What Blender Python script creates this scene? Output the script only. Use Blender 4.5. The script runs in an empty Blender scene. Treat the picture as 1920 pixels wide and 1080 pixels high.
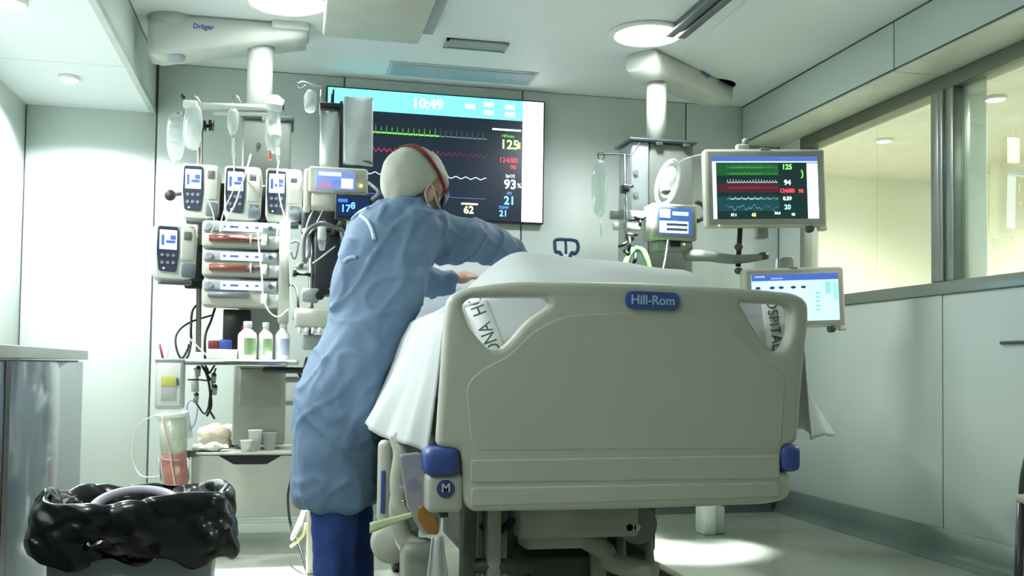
import bpy, bmesh, math, random
from mathutils import Vector, Matrix, noise
from mathutils.bvhtree import BVHTree
random.seed(7)
scene = bpy.context.scene
col = scene.collection

# ------------------------------------------------------------------ camera
FPX = 1859.19; SHY = 77.3
CR = Vector((0.97551837, -0.21952894, 0.01307454))
CU = Vector((-0.02122652, -0.03481633, 0.99916828))
CF = Vector((0.21889115, 0.97498455, 0.03862381))
CC = Vector((0, 0, 0.9))
cam_d = bpy.data.cameras.new('camera'); cam = bpy.data.objects.new('camera', cam_d); col.objects.link(cam)
cam_d.sensor_width = 36; cam_d.lens = FPX / 1920 * 36; cam_d.shift_y = SHY / 1920
cam_d.clip_start = 0.05
m = Matrix.Identity(4)
for i in range(3):
    m[i][0] = CR[i]; m[i][1] = CU[i]; m[i][2] = -CF[i]; m[i][3] = CC[i]
cam.matrix_world = m
scene.camera = cam

# ------------------------------------------------------------------ world, lights, exposure
w = bpy.data.worlds.new('world'); scene.world = w; w.use_nodes = True
w.node_tree.nodes['Background'].inputs[0].default_value = (0.55, 0.65, 0.62, 1)
w.node_tree.nodes['Background'].inputs[1].default_value = 0.02
vs = scene.view_settings
vs.view_transform = 'Standard'; vs.look = 'None'; vs.gamma = 1; vs.exposure = 0.55; vs.use_curve_mapping = False
scene.cycles.max_bounces = 10; scene.cycles.diffuse_bounces = 6
scene.cycles.transparent_max_bounces = 16
scene.cycles.sample_clamp_indirect = 6

COOL = (0.945, 1.0, 0.995)
ALC = (0.965, 1.0, 0.98)
WARM = (1.0, 0.985, 0.92)
def spot(name, loc, power, size, blend, color, radius=0.05, target=None):
    d = bpy.data.lights.new(name, 'SPOT'); d.energy = power; d.spot_size = math.radians(size); d.spot_blend = blend
    d.color = color; d.shadow_soft_size = radius
    o = bpy.data.objects.new(name, d); col.objects.link(o); o.location = loc
    if target: o.rotation_euler = (Vector(target) - Vector(loc)).to_track_quat('-Z', 'Y').to_euler()
    return o
def arealight(name, loc, power, sx, sy, color):
    d = bpy.data.lights.new(name, 'AREA'); d.shape = 'RECTANGLE'; d.size = sx; d.size_y = sy; d.energy = power; d.color = color
    o = bpy.data.objects.new(name, d); col.objects.link(o); o.location = loc
    return o
LA = (-0.05, 4.72); LB = (1.745, 4.72)
spot("room_downlight_beam", (LA[0], LA[1], 2.585), 1900, 27, 0.6, COOL, 0.06, (.05, 4.58, 0))
spot('room_downlight_beam', (LB[0], LB[1], 2.585), 1500, 24, 0.65, COOL, 0.06, (1.93, 4.80, 0))
spot('room_downlight_wide', (LA[0], LA[1], 2.585), 15, 165, 0.4, COOL, 0.1)
spot('room_downlight_wide', (LB[0], LB[1], 2.585), 50, 165, 0.4, COOL, 0.1)
for yy in (5.27, 4.2, 3.1, 2.0, 0.9):
    spot('alcove_downlight_beam', (-1.10, yy, 2.295), 120 if yy > 4 else 42, 152, 0.35, ALC, 0.05)
for xx, yy in ((3.96, 4.94), (3.96, 6.04), (3.96, 3.84), (3.96, 2.74)):
    spot('corridor_downlight_beam', (xx, yy, 2.462), 150, 160, 0.5, WARM, 0.06)

# ------------------------------------------------------------------ pixel helper (layout at a chosen depth plane y = Y)
def ray(px, py): return CF + CR * ((px - 960) / FPX) - CU * ((py - 540 - SHY) / FPX)
def at(px, py, Y):
    d = ray(px, py); return CC + d * (Y / d.y)
def atx(px, py, X):
    d = ray(px, py); return CC + d * (X / d.x)
def atz(px, py, Z):
    d = ray(px, py); return CC + d * ((Z - CC.z) / d.z)
def sc(px, py, Y): return Y / ray(px, py).y / FPX

# ------------------------------------------------------------------ materials
def lin(c):
    return tuple(((v / 255) / 12.92 if v / 255 <= 0.04045 else ((v / 255 + 0.055) / 1.055) ** 2.4) for v in c)
MATS = {}
def mat(name, rgb, rough=0.5, metal=0.0, var=0.06, vscale=6.0, bump=0.0, bscale=60, emit=0.0, trans=0.0, alpha=1.0, spec=0.5, coat=0.0, sss=0.0, sheen=0.0):
    if name in MATS: return MATS[name]
    M = bpy.data.materials.new(name); M.use_nodes = True; nt = M.node_tree
    b = nt.nodes['Principled BSDF']
    c = lin(rgb)
    tc = nt.nodes.new('ShaderNodeTexCoord')
    nz = nt.nodes.new('ShaderNodeTexNoise'); nz.inputs['Scale'].default_value = vscale; nz.inputs['Detail'].default_value = 3
    nt.links.new(tc.outputs['Object'], nz.inputs['Vector'])
    ramp = nt.nodes.new('ShaderNodeValToRGB')
    ramp.color_ramp.elements[0].position = 0.3; ramp.color_ramp.elements[1].position = 0.7
    ramp.color_ramp.elements[0].color = tuple(v * (1 - var) for v in c) + (1,)
    ramp.color_ramp.elements[1].color = tuple(min(1, v * (1 + var)) for v in c) + (1,)
    nt.links.new(nz.outputs['Fac'], ramp.inputs['Fac'])
    nt.links.new(ramp.outputs['Color'], b.inputs['Base Color'])
    b.inputs['Roughness'].default_value = rough; b.inputs['Metallic'].default_value = metal
    b.inputs['Specular IOR Level'].default_value = spec
    b.inputs['Transmission Weight'].default_value = trans; b.inputs['Alpha'].default_value = alpha
    b.inputs['Coat Weight'].default_value = coat
    if sheen: b.inputs['Sheen Weight'].default_value = sheen
    if sss: b.inputs['Subsurface Weight'].default_value = sss; b.inputs['Subsurface Scale'].default_value = 0.01
    if emit:
        nt.links.new(ramp.outputs['Color'], b.inputs['Emission Color']); b.inputs['Emission Strength'].default_value = emit
    if bump:
        n2 = nt.nodes.new('ShaderNodeTexNoise'); n2.inputs['Scale'].default_value = bscale; n2.inputs['Detail'].default_value = 4
        nt.links.new(tc.outputs['Object'], n2.inputs['Vector'])
        bp = nt.nodes.new('ShaderNodeBump'); bp.inputs['Strength'].default_value = bump; bp.inputs['Distance'].default_value = 0.01
        nt.links.new(n2.outputs['Fac'], bp.inputs['Height']); nt.links.new(bp.outputs['Normal'], b.inputs['Normal'])
    MATS[name] = M; return M
def glassmat(name, tint, refl, rough=0.0, body=0.0, bodycol=(255, 255, 255)):
    """thin clear sheet: see-through, fresnel reflection, optional milky body"""
    if name in MATS: return MATS[name]
    M = bpy.data.materials.new(name); M.use_nodes = True; nt = M.node_tree
    for n in list(nt.nodes): nt.nodes.remove(n)
    out = nt.nodes.new('ShaderNodeOutputMaterial')
    tr = nt.nodes.new('ShaderNodeBsdfTransparent'); tr.inputs[0].default_value = lin(tint) + (1,)
    gl = nt.nodes.new('ShaderNodeBsdfGlossy'); gl.inputs['Roughness'].default_value = rough; gl.inputs['Color'].default_value = (0.95, 0.97, 0.96, 1)
    df = nt.nodes.new('ShaderNodeBsdfDiffuse'); df.inputs[0].default_value = lin(bodycol) + (1,)
    tc = nt.nodes.new('ShaderNodeTexCoord'); nz = nt.nodes.new('ShaderNodeTexNoise'); nz.inputs['Scale'].default_value = 14
    nt.links.new(tc.outputs['Object'], nz.inputs['Vector'])
    mp = nt.nodes.new('ShaderNodeMapRange'); mp.inputs['To Min'].default_value = body * 0.75; mp.inputs['To Max'].default_value = min(1, body * 1.25)
    nt.links.new(nz.outputs['Fac'], mp.inputs['Value'])
    m0 = nt.nodes.new('ShaderNodeMixShader'); nt.links.new(mp.outputs[0], m0.inputs[0])
    nt.links.new(tr.outputs[0], m0.inputs[1]); nt.links.new(df.outputs[0], m0.inputs[2])
    fr = nt.nodes.new('ShaderNodeFresnel'); fr.inputs['IOR'].default_value = 1.5
    ma = nt.nodes.new('ShaderNodeMath'); ma.operation = 'MULTIPLY_ADD'; ma.inputs[1].default_value = 1.0; ma.inputs[2].default_value = refl; ma.use_clamp = True
    nt.links.new(fr.outputs[0], ma.inputs[0])
    geo = nt.nodes.new('ShaderNodeNewGeometry'); sb = nt.nodes.new('ShaderNodeMath'); sb.operation = 'SUBTRACT'; sb.inputs[0].default_value = 1.0
    nt.links.new(geo.outputs['Backfacing'], sb.inputs[1])
    mu = nt.nodes.new('ShaderNodeMath'); mu.operation = 'MULTIPLY'; nt.links.new(ma.outputs[0], mu.inputs[0]); nt.links.new(sb.outputs[0], mu.inputs[1])
    m1 = nt.nodes.new('ShaderNodeMixShader'); nt.links.new(mu.outputs[0], m1.inputs[0])
    nt.links.new(m0.outputs[0], m1.inputs[1]); nt.links.new(gl.outputs[0], m1.inputs[2])
    nt.links.new(m1.outputs[0], out.inputs[0]); MATS[name] = M; return M
def emat(name, rgb, s=1.0): return mat(name, rgb, 0.3, emit=s, var=0.02)

WALL = mat('wall_panel', (200, 210, 206), 0.45, var=0.015, vscale=2)
JOINT = mat('joint_grey', (84, 94, 90), 0.7)
CEIL = mat('ceiling_white', (228, 234, 235), 0.55, var=0.015, vscale=2)
FLOOR = mat('floor_vinyl', (158, 164, 152), 0.22, var=0.05, vscale=3, spec=0.5)
BASE = mat('base_vinyl', (112, 128, 122), 0.45, var=0.05)
STEEL = mat('frame_steel', (158, 164, 158), 0.32, metal=0.75, var=0.04)
CREAM = mat('corridor_cream', (232, 232, 218), 0.6, var=0.03, vscale=1.5)
BLACK = mat('black_plastic', (18, 20, 22), 0.4)
BLACKS = mat('black_rubber', (24, 26, 28), 0.55)
DGREY = mat('dark_grey_plastic', (70, 78, 80), 0.45)
MGREY = mat('mid_grey_plastic', (138, 146, 142), 0.45)
LGREY = mat('light_grey_plastic', (196, 202, 194), 0.4)
WHITE = mat('white_plastic', (228, 232, 228), 0.4)
BEIGE = mat('beige_plastic', (206, 204, 188), 0.42)
BEDB = mat('bed_beige', (190, 193, 180), 0.42, var=0.03, vscale=3)
BLUEB = mat('bed_blue', (60, 82, 150), 0.45)
CHROME = mat('chrome', (190, 192, 190), 0.18, metal=1.0, var=0.02)
PENDW = mat('pendant_white', (192, 197, 190), 0.45, var=0.02)
PENDG = mat('pendant_grey', (124, 130, 124), 0.45, var=0.04)
CLEAR = glassmat('clear_plastic', (240, 248, 246), 0.05, 0.08, 0.22, (235, 240, 238))
MILKY = glassmat('milky_plastic', (235, 240, 238), 0.05, 0.2, 0.42, (225, 232, 230))
PANE = glassmat('window_glass', (236, 240, 236), 0.16, 0.0, 0.02, (220, 225, 215))

# ------------------------------------------------------------------ mesh builder
def smooth_path(pts, n=6, closed=False):
    P = [Vector(p) for p in pts]; out = []
    N = len(P)
    if N < 3: return P
    rng = range(N if closed else N - 1)
    for i in rng:
        p0 = P[(i - 1) % N] if (closed or i > 0) else P[0] * 2 - P[1]
        p1 = P[i]; p2 = P[(i + 1) % N]
        p3 = P[(i + 2) % N] if (closed or i + 2 < N) else P[-1] * 2 - P[-2]
        for k in range(n):
            t = k / n
            out.append(0.5 * ((2 * p1) + (p2 - p0) * t + (2 * p0 - 5 * p1 + 4 * p2 - p3) * t * t + (3 * p1 - p0 - 3 * p2 + p3) * t ** 3))
    if not closed: out.append(P[-1])
    return out
def world_loc(o):
    v = Vector((0, 0, 0))
    while o is not None:
        v += o.location; o = o.parent
    return v
def tag(o, label=None, cat=None, group=None, kind=None):
    if label: o['label'] = label
    if cat: o['category'] = cat
    if group: o['group'] = group
    if kind: o['kind'] = kind
    return o
def thing(name, label, cat, loc, rot=None, group=None):
    o = bpy.data.objects.new(name, None); col.objects.link(o); o.location = loc; o.empty_display_size = 0.05
    if rot: o.rotation_euler = rot
    return tag(o, label, cat, group)
class MB:
    def __init__(s): s.v = []; s.f = []; s.sm = []
    def add(s, verts, faces, smooth=False):
        b = len(s.v); s.v += [Vector(p) for p in verts]; s.f += [[b + i for i in f] for f in faces]; s.sm += [smooth] * len(faces); return s
    def from_bm(s, bm, smooth=False):
        bm.verts.ensure_lookup_table(); bm.verts.index_update()
        s.add([v.co.copy() for v in bm.verts], [[v.index for v in f.verts] for f in bm.faces], smooth); bm.free(); return s
    def box(s, x0, x1, y0, y1, z0, z1, r=0.0, seg=2, rot=None):
        bm = bmesh.new(); bmesh.ops.create_cube(bm, size=1)
        for v in bm.verts: v.co = Vector(((v.co.x) * (x1 - x0), v.co.y * (y1 - y0), v.co.z * (z1 - z0)))
        if r > 0:
            r = min(r, abs(x1 - x0) * .49, abs(y1 - y0) * .49, abs(z1 - z0) * .49)
            bmesh.ops.bevel(bm, geom=list(bm.edges), offset=r, segments=seg, profile=0.5, affect='EDGES')
        c = Vector(((x0 + x1) / 2, (y0 + y1) / 2, (z0 + z1) / 2))
        for v in bm.verts:
            if rot: v.co = rot @ v.co
            v.co += c
        return s.from_bm(bm, r > 0)
    def cyl(s, p0, p1, r, r2=None, seg=16, caps=True):
        p0 = Vector(p0); p1 = Vector(p1); r2 = r if r2 is None else r2
        d = (p1 - p0).normalized(); a = d.orthogonal().normalized(); b = d.cross(a)
        vs_ = []
        for p, rr in ((p0, r), (p1, r2)):
            for i in range(seg):
                t = 2 * math.pi * i / seg; vs_.append(p + (a * math.cos(t) + b * math.sin(t)) * rr)
        fs = [[i, (i + 1) % seg, seg + (i + 1) % seg, seg + i] for i in range(seg)]
        s.add(vs_, fs, True)
        if caps: s.add(vs_, [list(range(seg))[::-1], list(range(seg, 2 * seg))])
        return s
    def tube(s, pts, r, seg=8, closed=False, n=5, smooth=True):
        P = smooth_path(pts, n, closed) if smooth else [Vector(p) for p in pts]
        N = len(P); rings = []; prev = None
        rf = r if callable(r) else (lambda t: r)
        for i in range(N):
            a = P[(i + 1) % N] if (closed or i < N - 1) else P[i]; b_ = P[(i - 1) % N] if (closed or i > 0) else P[i]
            d = (a - b_)
            d = d.normalized() if d.length > 1e-9 else Vector((0, 0, 1))
            if prev is None: u = d.orthogonal().normalized()
            else:
                u = prev - d * prev.dot(d); u = u.normalized() if u.length > 1e-6 else d.orthogonal().normalized()
            prev = u; v = d.cross(u); rr = rf(i / max(1, N - 1))
            rings.append([P[i] + (u * math.cos(2 * math.pi * k / seg) + v * math.sin(2 * math.pi * k / seg)) * rr for k in range(seg)])
        vs_ = [p for rg in rings for p in rg]
        fs = []
        for i in range(N if closed else N - 1):
            j = (i + 1) % N
            for k in range(seg): fs.append([i * seg + k, i * seg + (k + 1) % seg, j * seg + (k + 1) % seg, j * seg + k])
        s.add(vs_, fs, True)
        if not closed: s.add(vs_, [list(range(seg))[::-1], [(N - 1) * seg + k for k in range(seg)]])
        return s
    def lathe(s, prof, c, axis='Z', seg=24, caps=True):
        c = Vector(c); vs_ = []
        for r, h in prof:
            for k in range(seg):
                t = 2 * math.pi * k / seg; x, y = r * math.cos(t), r * math.sin(t)
                vs_.append(c + (Vector((x, y, h)) if axis == 'Z' else Vector((x, h, y)) if axis == 'Y' else Vector((h, x, y))))
        fs = []
        for i in range(len(prof) - 1):
            for k in range(seg): fs.append([i * seg + k, i * seg + (k + 1) % seg, (i + 1) * seg + (k + 1) % seg, (i + 1) * seg + k])
        s.add(vs_, fs, True)
        if caps: s.add(vs_, [list(range(seg))[::-1], [(len(prof) - 1) * seg + k for k in range(seg)]])
        return s
    def loft(s, rings, caps=True):
        n = len(rings[0]); vs_ = [p for r in rings for p in r]; fs = []
        for i in range(len(rings) - 1):
            for k in range(n): fs.append([i * n + k, i * n + (k + 1) % n, (i + 1) * n + (k + 1) % n, (i + 1) * n + k])
        s.add(vs_, fs, True)
        if caps: s.add(vs_, [list(range(n))[::-1], [(len(rings) - 1) * n + k for k in range(n)]])
        return s
    def grid(s, fn, nu, nv, thick=0.0):
        P = [[Vector(fn(i / nu, j / nv)) for j in range(nv + 1)] for i in range(nu + 1)]
        vs_ = [p for r in P for p in r]; W = nv + 1
        fs = [[i * W + j, (i + 1) * W + j, (i + 1) * W + j + 1, i * W + j + 1] for i in range(nu) for j in range(nv)]
        if thick:
            nr = [Vector((0, 0, 0)) for _ in vs_]
            for f in fs:
                nn = (vs_[f[1]] - vs_[f[0]]).cross(vs_[f[3]] - vs_[f[0]])
                for i in f: nr[i] += nn
            B = len(vs_); vs2 = [p - (n.normalized() * thick if n.length > 0 else n) for p, n in zip(vs_, nr)]
            fs2 = [[B + i for i in f[::-1]] for f in fs]
            edge = [i * W for i in range(nu + 1)] + [nu * W + j for j in range(1, nv + 1)] + [i * W + nv for i in range(nu - 1, -1, -1)] + [j for j in range(nv - 1, 0, -1)]
            fe = [[edge[k], edge[(k + 1) % len(edge)], B + edge[(k + 1) % len(edge)], B + edge[k]] for k in range(len(edge))]
            s.add(vs_ + vs2, fs + fs2 + fe, True)
        else: s.add(vs_, fs, True)
        return s
    def ell(s, c, rx, ry, rz, rot=None, u=20, v=12):
        bm = bmesh.new(); bmesh.ops.create_uvsphere(bm, u_segments=u, v_segments=v, radius=1)
        for q in bm.verts:
            p = Vector((q.co.x * rx, q.co.y * ry, q.co.z * rz)); q.co = (rot @ p if rot else p) + Vector(c)
        return s.from_bm(bm, True)
    def mesh(s, name):
        me = bpy.data.meshes.new(name); me.from_pydata([tuple(v) for v in s.v], [], s.f)
        me.polygons.foreach_set('use_smooth', s.sm)
        bm = bmesh.new(); bm.from_mesh(me)
        bmesh.ops.remove_doubles(bm, verts=bm.verts, dist=1e-5)
        bmesh.ops.recalc_face_normals(bm, faces=bm.faces); bm.to_mesh(me); bm.free(); me.update()
        return me
    def build(s, name, material, parent=None, label=None, cat=None, group=None, kind=None, local=False):
        """vertices are in world space (unless local); top-level objects get their origin at their base centre"""
        if parent is None and not local:
            xs = [v.x for v in s.v]; ys = [v.y for v in s.v]; zs = [v.z for v in s.v]
            org = Vector(((min(xs) + max(xs)) / 2, (min(ys) + max(ys)) / 2, min(zs)))
        elif local: org = Vector((0, 0, 0))
        else: org = world_loc(parent)
        for v in s.v: v -= org
        me = s.mesh(name); me.materials.append(material)
        o = bpy.data.objects.new(name, me); col.objects.link(o)
        if parent is None: o.location = org
        else: o.parent = parent
        return tag(o, label, cat, group, kind)
def meshobj(name, me, material, parent=None, origin=None):
    me.materials.clear(); me.materials.append(material)
    o = bpy.data.objects.new(name, me); col.objects.link(o)
    if parent: o.parent = parent
    return o
def text_mb(body, height, origin, right, up, depth=0.001, align='CENTER', bold=0.0):
    cu = bpy.data.curves.new('t', 'FONT'); cu.body = body; cu.size = height; cu.extrude = depth / 2; cu.align_x = align; cu.align_y = 'CENTER'
    cu.offset = bold; cu.resolution_u = 3
    ob = bpy.data.objects.new('t', cu); me = bpy.data.meshes.new_from_object(ob)
    R_ = Vector(right).normalized(); U_ = Vector(up).normalized(); N_ = R_.cross(U_)
    mb = MB()
    vs_ = [Vector(origin) + R_ * v.co.x + U_ * v.co.y + N_ * v.co.z for v in me.vertices]
    mb.add(vs_, [list(p.vertices) for p in me.polygons])
    bpy.data.objects.remove(ob); bpy.data.curves.remove(cu); bpy.data.meshes.remove(me)
    return mb
def plate_mb(polys, extrude, bevel, to_world, res=3):
    """2-D outline with holes -> rounded plate; to_world maps (u, v, n)"""
    cu = bpy.data.curves.new('p', 'CURVE'); cu.dimensions = '2D'; cu.fill_mode = 'BOTH'
    cu.extrude = max(0.0, extrude - bevel); cu.bevel_depth = bevel; cu.bevel_resolution = res; cu.offset = -bevel
    for poly in polys:
        sp = cu.splines.new('POLY'); sp.points.add(len(poly) - 1); sp.use_cyclic_u = True
        for i, (a, b) in enumerate(poly): sp.points[i].co = (a, b, 0, 1)
    ob = bpy.data.objects.new('p', cu); me = bpy.data.meshes.new_from_object(ob)
    mb = MB(); mb.add([to_world(v.co.x, v.co.y, v.co.z) for v in me.vertices], [list(p.vertices) for p in me.polygons])
    bpy.data.objects.remove(ob); bpy.data.curves.remove(cu); bpy.data.meshes.remove(me)
    return mb
def round_poly(pts, r, n=5):
    out = []; N = len(pts)
    for i in range(N):
        p = Vector(pts[i][:2]); a = Vector(pts[i - 1][:2]); b = Vector(pts[(i + 1) % N][:2])
        rr = pts[i][2] if len(pts[i]) > 2 else r
        da = (a - p); db = (b - p); k = min(rr, da.length * .45, db.length * .45)
        A = p + da.normalized() * k; B = p + db.normalized() * k
        for j in range(n + 1):
            t = j / n; q = A * (1 - t) ** 2 + p * 2 * t * (1 - t) + B * t * t; out.append((q.x, q.y))
    return out
def remeshed(mb, voxel, smooth=6):
    me = mb.mesh('tmp'); ob = bpy.data.objects.new('tmp', me); col.objects.link(ob)
    md = ob.modifiers.new('r', 'REMESH'); md.mode = 'VOXEL'; md.voxel_size = voxel; md.use_smooth_shade = True
    if smooth:
        s_ = ob.modifiers.new('s', 'SMOOTH'); s_.iterations = smooth; s_.factor = 0.5
    bpy.context.view_layer.update(); dg = bpy.context.evaluated_depsgraph_get()
    ev = ob.evaluated_get(dg); me2 = bpy.data.meshes.new_from_object(ev)
    out = MB(); out.v = [v.co.copy() for v in me2.vertices]; out.f = [list(p.vertices) for p in me2.polygons]; out.sm = [True] * len(out.f)
    bpy.data.objects.remove(ob); bpy.data.meshes.remove(me); bpy.data.meshes.remove(me2)
    return out
def displace(mb, fn):
    me = mb.mesh('d'); nr = [v.normal.copy() for v in me.vertices]; co = [v.co.copy() for v in me.vertices]
    mb.v = [c + n * fn(c, n) for c, n in zip(co, nr)]; mb.f = [list(p.vertices) for p in me.polygons]; mb.sm = [True] * len(mb.f)
    bpy.data.meshes.remove(me); return mb
def bvh_of(mb): return BVHTree.FromPolygons([tuple(v) for v in mb.v], mb.f)
def hit(bvh, px, py, lift=0.004):
    d = ray(px, py).normalized(); loc, n, i, dist = bvh.ray_cast(CC, d)
    return None if loc is None else loc - d * lift
def fbox(mb, x0, y0, x1, y1, Y, depth, r=0.0):
    """box whose front face spans the given picture rectangle at plane Y and that is depth deep"""
    ym = (y0 + y1) / 2; xm = (x0 + x1) / 2
    return mb.box(at(x0, ym, Y).x, at(x1, ym, Y).x, Y, Y + depth, at(xm, y1, Y).z, at(xm, y0, Y).z, r)
def tubepx(pts, r, seg=8, closed=False):
    return MB().tube([at(*p) for p in pts], r, seg, closed)

# ================================================================== THE ROOM
XL, XR, YB, YF, ZC = -1.45, 3.10, 5.906, -2.2, 2.611
ZA = 2.322; XS = -0.77; XSR = 2.835; ZSR = 2.36
ST = dict(kind='structure')
MB().box(XL - .1, 6.0, YF, 8.2, -0.1, 0.0).build('floor', FLOOR, **ST)
MB().box(XS, XSR, YF, YB + .1, ZC, ZC + .1).build('ceiling', CEIL, **ST)
# back wall: backing plus panels
wb = MB().box(XL - .1, XR + .02, YB + 0.006, YB + .12, 0, ZC + .1).build('wall_back', JOINT, **ST)
g = 0.005
bx = [XL, -0.762, 0.287, 1.374, 2.45, XR]
for i in range(5):
    zt = ZA if i == 0 else ZC - .004
    MB().box(bx[i] + g, bx[i + 1] - g, YB - .004, YB + .01, 0.13, zt, 0.0015, 1).build('panel', WALL, wb)
wl = MB().box(XL - .1, XL - 0.004, YF, YB + .1, 0, ZA).build('wall_left', JOINT, **ST)
ly = [YB - .006, 4.85, 3.8, 2.75, 1.7, .65, -.4, YF]
for i in range(7):
    MB().box(XL - .01, XL, ly[i + 1] + .001, ly[i] - .001, 0.1, ZA, 0.0015, 1).build('panel', WALL, wl)
# alcove ceiling + bulkhead face
ac = MB().box(XL - .1, XS - .03, YF, YB + .1, ZA, ZC + .1).build('ceiling_alcove', CEIL, **ST)
for y in (5.02, 3.9, 2.8):
    MB().box(XL, XS - .03, y - .0015, y + .0015, ZA - .001, ZA + .003).build('joint', LGREY, ac)
wbh = MB().box(XS - .03, XS - .004, YF, YB, ZA + .002, ZC).build('wall_bulkhead_left', JOINT, **ST)
sy = [YB - .012, 5.35, 4.2, 3.05, 1.9, YF]
for i in range(5):
    MB().box(XS - .006, XS, sy[i + 1] + .0015, sy[i] - .0015, ZA + .035, ZC - .008, 0.001, 1).build('panel', WALL, wbh)
MB().box(XS - .028, XS + .003, YF, YB - .012, ZA - .006, ZA + .030).build('trim_1', mat('trim_grey', (176, 186, 182), .4), **ST)
# right bulkhead
wrb = MB().box(XSR + .004, XR + .15, YF, YB + .1, ZSR + .008, ZC + .1).build('wall_bulkhead_right', JOINT, **ST)
sy = [YB - .012, 4.243, 2.6, 1.0, YF]
for i in range(4):
    MB().box(XSR, XSR + .012, sy[i + 1] + .005, sy[i] - .005, ZSR + .016, ZC - .010, 0.001, 1).build('panel', WALL, wrb)
    MB().box(XSR + .008, XR + .12, sy[i + 1] + .003, sy[i] - .003, ZSR, ZSR + .010).build('panel', mat('soffit_board', (206, 212, 196), .5), wrb)
# right wall, lower panels
wr = MB().box(XR + .006, XR + .12, YF, YB + .1, 0, 1.282).build('wall_right', JOINT, **ST)
ry = [YB - .006, 4.246, 3.17, 2.1, 1.03, -.04, YF]
for i in range(6):
    MB().box(XR, XR + .01, ry[i + 1] + .004, ry[i] - .004, 0.14, 1.281, 0.0015, 1).build('panel', WALL, wr)
MB().box(XR + .006, XR + .12, 5.62, YB + .1, 1.282, ZSR + .02).build('wall_right_pier', WALL, **ST)
MB().box(XR + .006, XR + .12, YF, 1.6, 1.282, ZSR + .02).build('wall_right_near', WALL, **ST)
sl = MB(); sp = atx(1878, 643, XR)
sl.box(XR - .012, XR, 3.35, sp.y, sp.z - .007, sp.z + .007, .003)
sl.build('wall_slot', DGREY, wr)
MB().box(XL - .1, XR + .12, YF - .1, YF, 0, ZC + .1).build('wall_front', WALL, **ST)
# coved vinyl skirting
def cove(p0, p1, inward, name, h=.15):
    prof = [(0, h), (.006, h), (.008, .06), (.014, .03), (.03, .012), (.055, .003), (.055, 0), (0, 0)]
    a = [Vector(p0) + Vector(inward) * d + Vector((0, 0, z)) for d, z in prof]; b = [Vector(p1) + Vector(inward) * d + Vector((0, 0, z)) for d, z in prof]
    MB().loft([a, b]).build(name, BASE, **ST)
cove((XR, YF, 0), (XR, YB, 0), (-1, 0, 0), 'baseboard_right')
cove((XL, YB - .004, 0), (XR - .055, YB - .004, 0), (0, -1, 0), 'baseboard_back', .14)
cove((XL, YF, 0), (XL, YB - .06, 0), (1, 0, 0), 'baseboard_left', .12)

# window in the right wall: steel frame, glass panes
win = MB().box(XR - .012, XR + .10, 1.6, 5.62, 1.283, 1.345, .004).build('window_1', STEEL, label='long steel framed observation window in the right wall', **ST)
fr = MB().box(XR - .006, XR + .10, 1.6, 5.62, 2.285, ZSR - .004, .004).build('window_frame', mat('frame_olive', (116, 120, 106), .45, metal=.4), win)
mull = MB()
for a, b, d in ((4.255, 4.315, .014), (4.215, 4.25, .02), (4.15, 4.212, .008)):
    mull.box(XR - d, XR + .09, a, b, 1.345, 2.285, .006)
mull.build('mullion', STEEL, win)
MB().box(XR - .005, XR + .09, 5.56, 5.62, 1.345, 2.285, .004).build('jamb', STEEL, win)
MB().box(XR - .005, XR + .09, 1.6, 1.66, 1.345, 2.285, .004).build('jamb', STEEL, win)
for a, b in ((4.315, 5.56), (1.66, 4.15)):
    MB().box(XR + .035, XR + .041, a, b, 1.345, 2.285).build('pane', PANE, win)
MB().box(XR + .05, XR + .054, 3.99, 4.15, 1.345, 2.285).build('inner_film', MILKY, win)
# corridor beyond the glass
MB().box(5.3, 5.4, YF, 8.2, 0, 2.6).build('wall_corridor', CREAM, **ST)
MB().box(XR + .12, 5.4, 7.3, 7.4, 0, 2.6).build('wall_corridor_end', CREAM, **ST)
MB().box(XR + .12, 5.4, YF - .1, YF, 0, 2.6).build('wall_corridor_near', CREAM, **ST)
MB().box(XR + .15, 5.4, YF, 8.2, 2.5, 2.6).build('ceiling_corridor', mat('corridor_ceiling', (224, 222, 208), .5), **ST)
MB().box(XR + .02, XR + .12, YB + .1, 8.2, 0, 2.6).build('wall_corridor_side', CREAM, **ST)

# ------------------------------------------------------------------ ceiling things
LAMP = emat('lamp_white', (245, 255, 252), 14)
def downlight(name, x, y, z, r, label, strength_mat, group):
    t = thing(name, label, 'ceiling light', (x, y, z - .02), group=group)
    MB().lathe([(r, .02), (r * 1.12, .02), (r * 1.16, .012), (r * 1.14, .004), (r, .002), (r * .97, .008)], (x, y, z - .02), caps=False).build('trim_ring', WHITE, t)
    MB().lathe([(0.001, .004), (r * .97, .006), (r * .97, .02), (.001, .02)], (x, y, z - .02), caps=False).build('diffuser', strength_mat, t)
downlight('ceiling_light', LA[0], LA[1], ZC, .17, 'bright round ceiling downlight beside the left ceiling arm', LAMP, 'room ceiling lights')
downlight('ceiling_light', LB[0], LB[1], ZC, .17, 'bright round ceiling downlight above the right equipment column', LAMP, 'room ceiling lights')
downlight('alcove_downlight', -1.10, 5.27, ZA, .045, 'small recessed downlight in alcove ceiling nearest the back wall', LAMP, 'alcove downlights')
downlight('alcove_downlight', -1.10, 4.20, ZA, .055, 'small recessed downlight in alcove ceiling at top left corner', LAMP, 'alcove downlights')
for yy, lb_ in ((3.1, 'third recessed alcove downlight from the back wall'), (2.0, 'fourth recessed alcove downlight from the back wall'), (.9, 'fifth recessed alcove downlight from the back wall')):
    downlight('alcove_downlight', -1.10, yy, ZA, .045, lb_, LAMP, 'alcove downlights')
downlight('corridor_downlight', 3.96, 4.94, 2.5, .055, 'round corridor downlight seen through the right window pane', LAMP, 'corridor downlights')
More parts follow.
